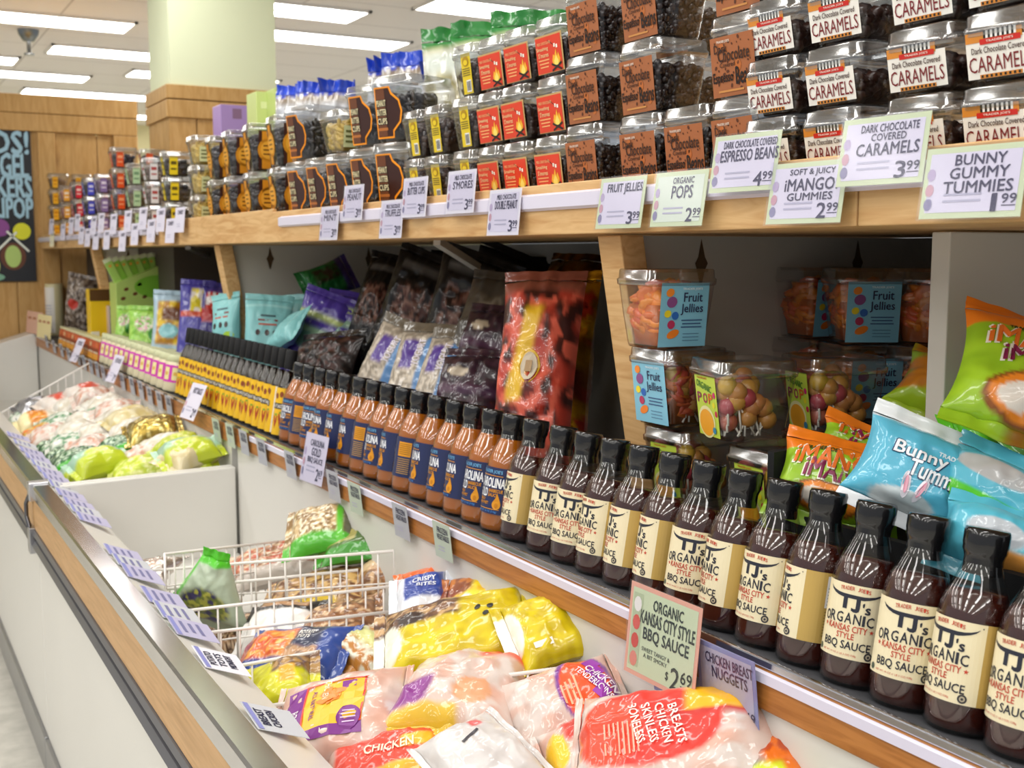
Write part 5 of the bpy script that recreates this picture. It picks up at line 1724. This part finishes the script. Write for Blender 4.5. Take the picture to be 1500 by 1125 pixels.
HJ, HPp = .1185, .1125
HL = .1183
lv = lambda k: DK + .001 + HL * k
for px, X, k, rot, lb in ((822, 1.085, 0, 4, 'clear tub low between the red candy bag and the bottles'), (935, 1.06, 0, 0, 'lowest tub hidden by bottles under the lower left pile'), (935, 1.062, 1, 2, 'tub second up hidden under the labelled pile'),
                          (1065, 1.05, 0, 2, 'lowest lollipop tub below the front lime label'), (1062, 1.052, 1, -3, 'lollipop tub right below the front lime labelled one'), (1160, 1.16, 0, -12, 'lowest lollipop tub behind the black tray'),
                          (1160, 1.16, 1, -8, 'lollipop tub second up behind the black tray')):
    place_tub('pops', px if px < 1150 else 1138, X if px < 1150 else 1.19, lv(k) + (.0 if k == 0 else 0), rot, lb, 'lollipop tubs')
place_tub('jelly_front', 888, 1.03, lv(2), 0, 'fruit jellies tub with blue label, lower left of its pile', 'fruit jelly tubs')
place_tub('pops', 928, 1.045, lv(2), -8, 'lollipop tub left of the front one, lime label', 'lollipop tubs')
place_tub('pops', 1005, 1.03, lv(2), -12, 'front lollipop tub with lime label and white sticks showing', 'lollipop tubs')
place_tub('pops', 1138, 1.18, lv(2), -14, 'right lollipop tub with yellow pops beside the tray', 'lollipop tubs')
place_tub('jelly', 890, 1.005, lv(3), -5, 'fruit jellies tub on top of the pile with big blue label', 'fruit jelly tubs')
for i, (px, X, rot) in enumerate(((1120, 1.36, -5), (1185, 1.33, -30), (1285, 1.40, 6))):
    for q in range(4):
        place_tub('jelly', px + 2 * q, X, lv(q), rot + (q * 4 if q < 3 else 0), 'shadowed fruit jellies tub at back, %s pile, %s' % (('left', 'middle', 'right')[i], ('bottom', 'second up', 'third up', 'topmost')[q]), 'fruit jelly tubs')

# ------------------------------------------------------------------ goods on the back of the upper shelf
blueb = paint(speck(c('b8b4ac'), c('8a7860'), 3, 2, .3, c('dcdad8')), (R_(.5, .8, -1.2, 1.2, .1), c('c8ccd4')), (lambda u, v: sm(.94, .99, u + .1 * nz(v * 4, 2.2)), c('2448c4')))
for i, (x, y, W) in enumerate(((425, 122, .16), (455, 118, .18), (490, 116, .18), (565, 84, .16), (588, 76, .17), (620, 74, .2), (648, 92, .16))):
    X = 1.34
    Y = yof(x, X, 1.9)
    zt = un(x, y, 'X', X).z
    bg = Bag(zt - UZ - .004, W, .08, blueb, 130 + i, crumple=.010, seal=.034, seal_col=c('2448c4'), nu=40, nv=26, taper=.35)
    bg.crimp = .075
    bg.build('cracker_bag', 'clear bag with crumpled blue top behind the tubs, %s from the left' % ORD[i + 1], 'bag', 'blue topped bags', frame((X, Y, (zt + UZ) / 2), (.02 + .03 * sin(i), .04 * cos(i * 2), 1), (-.6, -.8, .1)))
greenb = paint(speck(c('cfc69a'), c('8f8658'), 3, 3, .3, c('e6e4d8')), (R_(.55, .85, -1.2, 1.2, .1), c('cfd6cc')), (R_(.9, 1.2, -1.2, 1.2, .03), c('227a32')))
for i, (x, y, W) in enumerate(((675, 38, .2), (735, 28, .24), (785, 12, .2))):
    X = 1.32
    Y = yof(x, X, 1.95)
    zt = un(x, y, 'X', X).z
    bg = Bag(zt - UZ - .004, W, .09, greenb, 140 + i, crumple=.009, seal=.03, seal_col=c('227a32'), nu=40, nv=26)
    bg.crimp = .03
    bg.build('chip_bag', 'clear bag with green top behind the red tubs, %s from the left' % ORD[i + 1], 'bag', 'green topped bags', frame((X, Y, (zt + UZ) / 2), (.03, .04, 1), (-.6, -.8, .1)))
Y = yof(336, 1.32, 1.85)


def backbox(px0, px1, yt, X, col, lb, bands):
    Y = yof(px0, X, 1.88)
    zt = un(px0, yt, 'X', X).z
    x1 = un(px1, yt, 'Y', Y).x
    t = thing('gift_box', lb, 'box', 'cartons on the back of the upper shelf', loc=(X, Y, UZ + .0005))
    MB().box(0, x1 - X, 0, .12, 0, zt - UZ, c(col)).build('carton', 'card_gloss', t, False, .003)
    mb = MB()
    for a, b_, w_, h, cc in bands:
        mb.rect((x1 - X) * a, (zt - UZ) * b_, (x1 - X) * w_, (zt - UZ) * h, lambda x, y: (x, -.0008, y), c(cc))
    mb.build('front_print', 'card_gloss', t)


backbox(324, 376, 152, 1.32, 'a98cc8', 'lilac carton on the back of the upper shelf left of the lime cartons', [(.45, .93, .25, .08, '8a6a8a')])
backbox(376, 408, 133, 1.32, 'c9d98a', 'left lime carton behind the amber labelled tubs', [(.5, .9, .6, .05, 'dfe8b0')])
backbox(404, 446, 128, 1.36, 'bdd07c', 'right lime carton behind the amber labelled tubs', [(.5, .9, .6, .05, 'dfe8b0')])

# ------------------------------------------------------------------ price cards


def card(name, label, ctr, w_, h, col, border, drawfn, group, n=(-1, 0, .12), up=(0, 0, 1), sleeve=True, roll=0.0):
    """plate facing n, read from that side"""
    n = V(n).normalized()
    u = V(up)
    u = (u - n * u.dot(n)).normalized()
    r = u.cross(n)
    M = Matrix(((r.x, u.x, n.x, ctr[0]), (r.y, u.y, n.y, ctr[1]), (r.z, u.z, n.z, ctr[2]), (0, 0, 0, 1))) @ Matrix.Rotation(roll, 4, 'Z')
    mb = MB().box(-w_ / 2, w_ / 2, -h / 2, h / 2, -.0008, .0, border or col)
    f = lambda x, y, e=.0: (x, y, .0003 + e)
    if border:
        mb.rect(0, 0, w_ - .012, h - .012, f, col)
    if drawfn:
        drawfn(mb, lambda x, y: (x, y, .0007), w_, h)
    if not sleeve:
        return tag(mb.build(name, 'paper', None, False, 0, M), label, 'price tag', group)
    t = thing(name, label, 'price tag', group, M)
    mb.build('card', 'paper', t)
    MB().box(-w_ / 2 - .002, w_ / 2 + .002, -h / 2 - .002, h / 2 + .002, .0012, .0018).build('sleeve', 'sleeve', t)
    return t


INK = c('3c3a58')


def lines(rows, price=None, art=True):
    def fn(mb, f, w_, h):
        y = h * .40
        for s_, hh, ww in rows:
            y -= hh * h / 2
            mb.text(s_, (w_ * .06, y, ww * w_, hh * h * .82), f, INK, 0, .022)
            y -= hh * h / 2
        for k in range(2):
            mb.rect(w_ * -.08, -h * (.17 + .09 * k), w_ * .38, h * .03, f, c('b4b2c8'))
        if price:
            mb.text(price[0], (w_ * .24, -h * .30, w_ * (.05 if price[0] == '1' else .12), h * .24), f, INK, 0, .02)
            mb.text(price[1], (w_ * .38, -h * .25, w_ * .14, h * .13), f, INK, 0, .02)
            mb.rect(w_ * .38, -h * .345, w_ * .13, h * .014, f, INK)
        if art:
            for a, b_, cc in ((-.42, .12, 'b8a8c8'), (-.42, -.1, 'c89aa8'), (-.42, -.3, '8a86a8')):
                mb.disc(w_ * a, h * b_, w_ * .045, h * .09, f, c(cc), 0, 9)
    return fn


LAV, PGR = c('d9d5e6'), c('cbd8b0')
sp = [(1090, 238, .115, .072, (('DARK CHOCOLATE COVERED', .15, .8), ('ESPRESSO BEANS', .24, .86)), ('4', '99'), 'price card for espresso beans in front of their tubs'),
      (1180, 282, .115, .072, (('SOFT & JUICY', .15, .6), ('iMANGO!', .24, .7), ('GUMMIES', .15, .6)), ('2', '99'), 'price card hanging low between the espresso and caramel cards'),
      (1292, 220, .115, .074, (('DARK CHOCOLATE', .14, .66), ('COVERED', .13, .4), ('CARAMELS', .22, .72)), ('3', '99'), 'price card for caramels in front of their tubs'),
      (1424, 266, .115, .072, (('BUNNY', .18, .5), ('GUMMY', .19, .58), ('TUMMIES', .2, .68)), ('1', '99'), 'price card for bunny gummies at the right'),
      (909, 297, .105, .074, (('', 0, 0), ('FRUIT JELLIES', .26, .76)), ('3', '99'), 'price card for fruit jellies hanging above the slanted pine edge'),
      (994, 291, .105, .074, (('ORGANIC', .14, .4), ('POPS', .28, .4)), ('2', '99'), 'price card for pops beside the fruit jellies card')]
for x, y, w_, h, rows_, pr, lb in sp:
    p = un(x, y, 'X', .966)
    card('price_card', lb, p, w_, h, LAV if x not in (994,) else c('d6e2d0'), PGR, lines([r for r in rows_ if r[0]], pr), 'price cards on the upper shelf', (-1, -.06, .16))
sm_ = [(482, 327, 'MINT', 'left end of the price rail'), (517, 297, 'PEANUT', 'second along the price rail'), (573, 321, 'TRUFFLES', 'third along the price rail'), (607, 289, 'BUTTER CUPS', 'fourth along the price rail, under the yellow labels'),
       (675, 281, "S'MORES", 'fifth along the price rail, left of the red tubs'), (738, 311, 'DOUBLE PEANUT', 'sixth along the price rail, under the red tubs')]
for i, (x, y, s_, lb) in enumerate(sm_):
    p = un(x, y, 'X', .968)
    card('price_card', 'small lavender price card %s' % lb, p, .10, .078, LAV, c('e6e4ec'), lines([('MILK CHOCOLATE', .13, .6), (s_, .22, .7)], ('3', '99')), 'price cards on the upper shelf', (-1, -.06, .1))
ft = [(76, 350), (75, 332), (92, 340), (104, 331), (113, 326), (119, 345), (128, 348), (137, 330), (140, 352), (148, 326), (156, 351), (166, 328), (179, 353), (187, 324), (197, 343), (209, 320), (221, 338), (235, 322), (249, 338), (263, 322)]
for i, (x, y) in enumerate(ft):
    p = un(x, y, 'X', .968)
    card('price_card', 'tiny lavender price card on the upper shelf, %s from the end wall' % ORD[i + 1], p, .105, .085, LAV if i else c('efe9c8'), None, lines([('CANDY', .2, .6)], None, False), 'price cards at the far end', (-1, -.06, .1), sleeve=False)

# big cards on the ledge


def draw_kc(mb, f, w_, h):
    mb.rect(-w_ * .37, 0, w_ * .14, h * .8, f, c('b8c8a0'))
    for k, cc in enumerate(('f0efe6', 'd8584a', 'd0483e', 'e08a7a')):
        mb.disc(-w_ * .37, h * (.28 - k * .2), w_ * .055, h * .085, lambda x, y: (x, y, .001), c(cc), 0, 10)
    for s_, y, ww, hh in (('ORGANIC', .33, .42, .12), ('KANSAS CITY STYLE', .17, .76, .14), ('BBQ SAUCE', -.01, .64, .15)):
        mb.text(s_, (w_ * .06, h * y, w_ * ww, h * hh), f, c('2c3a34'), 0, .025)
    for s_, y, ww in (('SWEET TANGY &', -.17, .40), ('A BIT SMOKY', -.235, .34)):
        mb.text(s_, (-w_ * .06, h * y, w_ * ww, h * .045), f, c('4c5a50'), 0, .01)
    mb.text('$', (w_ * .12, -h * .34, w_ * .04, h * .1), f, c('2c3a34'), 0, .01)
    mb.text('2', (w_ * .23, -h * .33, w_ * .12, h * .22), f, c('2c3a34'), 0, .015)
    mb.text('69', (w_ * .38, -h * .28, w_ * .15, h * .13), f, c('2c3a34'), 0, .015)
    mb.rect(w_ * .38, -h * .375, w_ * .14, h * .014, f, c('2c3a34'))


a, b_ = un(930, 845, 'X', .885), un(1027, 880, 'X', .885)
card('price_card', 'large pale green barbecue sauce price card with pink border in front of the bottles', ((.878), (a.y + b_.y) / 2, .906), abs(a.y - b_.y) + .006, .122, c('cddcb4'), c('e6ab94'), draw_kc, 'price cards on the ledge', (-1, -.02, .1))
p = un(460, 672, 'X', .892)
card('price_card', 'upright white price card in front of the orange sauce bottles', p, .115, .112, c('dcd6e6'), None, lines([('CAROLINA', .16, .6), ('GOLD', .2, .4), ('BBQ SAUCE', .16, .66)], ('2', '69')), 'price cards on the ledge', (-1, -.1, .2))
for x, y, lb in ((283, 588, 'tilted white price card in front of the yellow hot sauce labels'), (168, 540, 'lavender price card in front of the magenta jars'), (113, 513, 'lavender price card in front of the red snack boxes')):
    p = un(x, y, 'X', .885)
    card('price_card', lb, p, .12, .115, c('dcd8e8'), None, lines([('HOT SAUCE', .2, .6)], ('2', '49')), 'price cards on the ledge', (-1, -.1, .45), sleeve=False)
for x, y, w_, h, cc, lb in ((58, 458, .42, .11, 'e4b8a4', 'long pinkish sign card at the far end of the ledge'), (82, 468, .34, .13, 'efe0a8', 'cream sign card right of the pinkish one')):
    p = un(x, y, 'X', .90)
    p.y = min(p.y, 7.3)
    p = V((.90, 7.28 if cc == 'e4b8a4' else 6.88, 1.0))
    card('sign_card', lb, p, w_ * .9, .13, c(cc), None, lambda mb, f, w_, h: [mb.rect(w_ * q, h * .2, w_ * .2, h * .1, f, c('b87a5a')) for q in (-.3, 0, .3)], 'sign cards at the far end', (-1, -.1, .1), sleeve=False)
lt = [(68, 500), (79, 508), (90, 513), (100, 520), (115, 525), (123, 531), (133, 537), (142, 541), (151, 547), (179, 559), (193, 565), (206, 571), (219, 580), (233, 587), (247, 594), (317, 630), (337, 638), (357, 648), (383, 662), (425, 681), (488, 712), (520, 730), (587, 764), (648, 793), (985, 988), (1065, 1008)]
for i, (x, y) in enumerate(lt):
    p = un(x, y, 'X', .897)
    big = i == 25
    cc = c('bcc8b8') if i in (15, 16, 21, 23) else c('b9b8cc') if big or i == 24 else c('b4b6be')
    w_, h = (.105, .10) if big else (.085, .07) if i == 24 else (.066, .068)
    rows_ = [('CHICKEN BREAST', .16, .8), ('NUGGETS', .18, .6)] if big else [('FROZEN', .2, .6), ('VEGETABLES', .18, .7)]
    lb = ('large grey price card for chicken nuggets under the green card' if big else 'blue edged price card peeping from under the green card' if i == 24 else 'small grey price tag under the ledge lip, %s from the far end' % ORD[i + 1] if i < 22 else ['grey price tag under the ledge lip, second left of the green card', 'greenish price tag under the ledge lip, first left of the green card'][i - 22])
    card('price_tag', lb, p, w_, h, cc, c('8a92c0') if big or i == 24 else None, lines(rows_, ('2', '69') if big else None, False), 'price tags under the ledge', (-1, -.03, -.12), sleeve=big)
    if not big:
        pass
# tags along the freezer rim
rt = [(385, 1060), (310, 973), (262, 927), (242, 903), (226, 880), (204, 843), (192, 818), (186, 836), (140, 762), (128, 750), (116, 740), (106, 726), (97, 713), (87, 702), (79, 692), (69, 682), (61, 672), (53, 662), (44, 651), (35, 640)]
ry = sorted({round(un(x, y, 'Z', .785).y, 3) for x, y in rt})
q = []
for y in ry:
    y = y if not q or y - q[-1] > .085 else q[-1] + .09
    q.append(y)
for i, y in enumerate(q):
    white = i == 1

    def dr(mb, f, w_, h, i=i):
        for k, s_ in enumerate((('BREAST', 'CHICKEN'), ('POTATO', 'TOTS', 'MIDNIGHT'))[i] if i < 2 else ()):
            mb.text(s_, (0, h * (.25 - .22 * k), w_ * .6, h * .16), f, c('2c2c4c'), 0, .02)
        if i > 1:
            for k in range(3):
                mb.rect(w_ * .02, h * (.22 - .2 * k), w_ * (.6 - .1 * (k % 2)), h * .08, f, c('7c7ca6'))
        mb.rect(0, h * .42, w_ * .96, h * .1, f, c('8c90cc'))
    card('price_tag', 'lavender price tag lying on the freezer rim, %s from the camera' % ORD[i + 1], (.452, y, .7875), .082 if i < 6 else .07, .075, c('e8e8f2') if white else c('bcb9d6') if i % 3 else c('c8cbd2'), None, dr, 'price tags on the freezer rim',
         (.42, -.10, 1), (-1, 0, 0), sleeve=False)
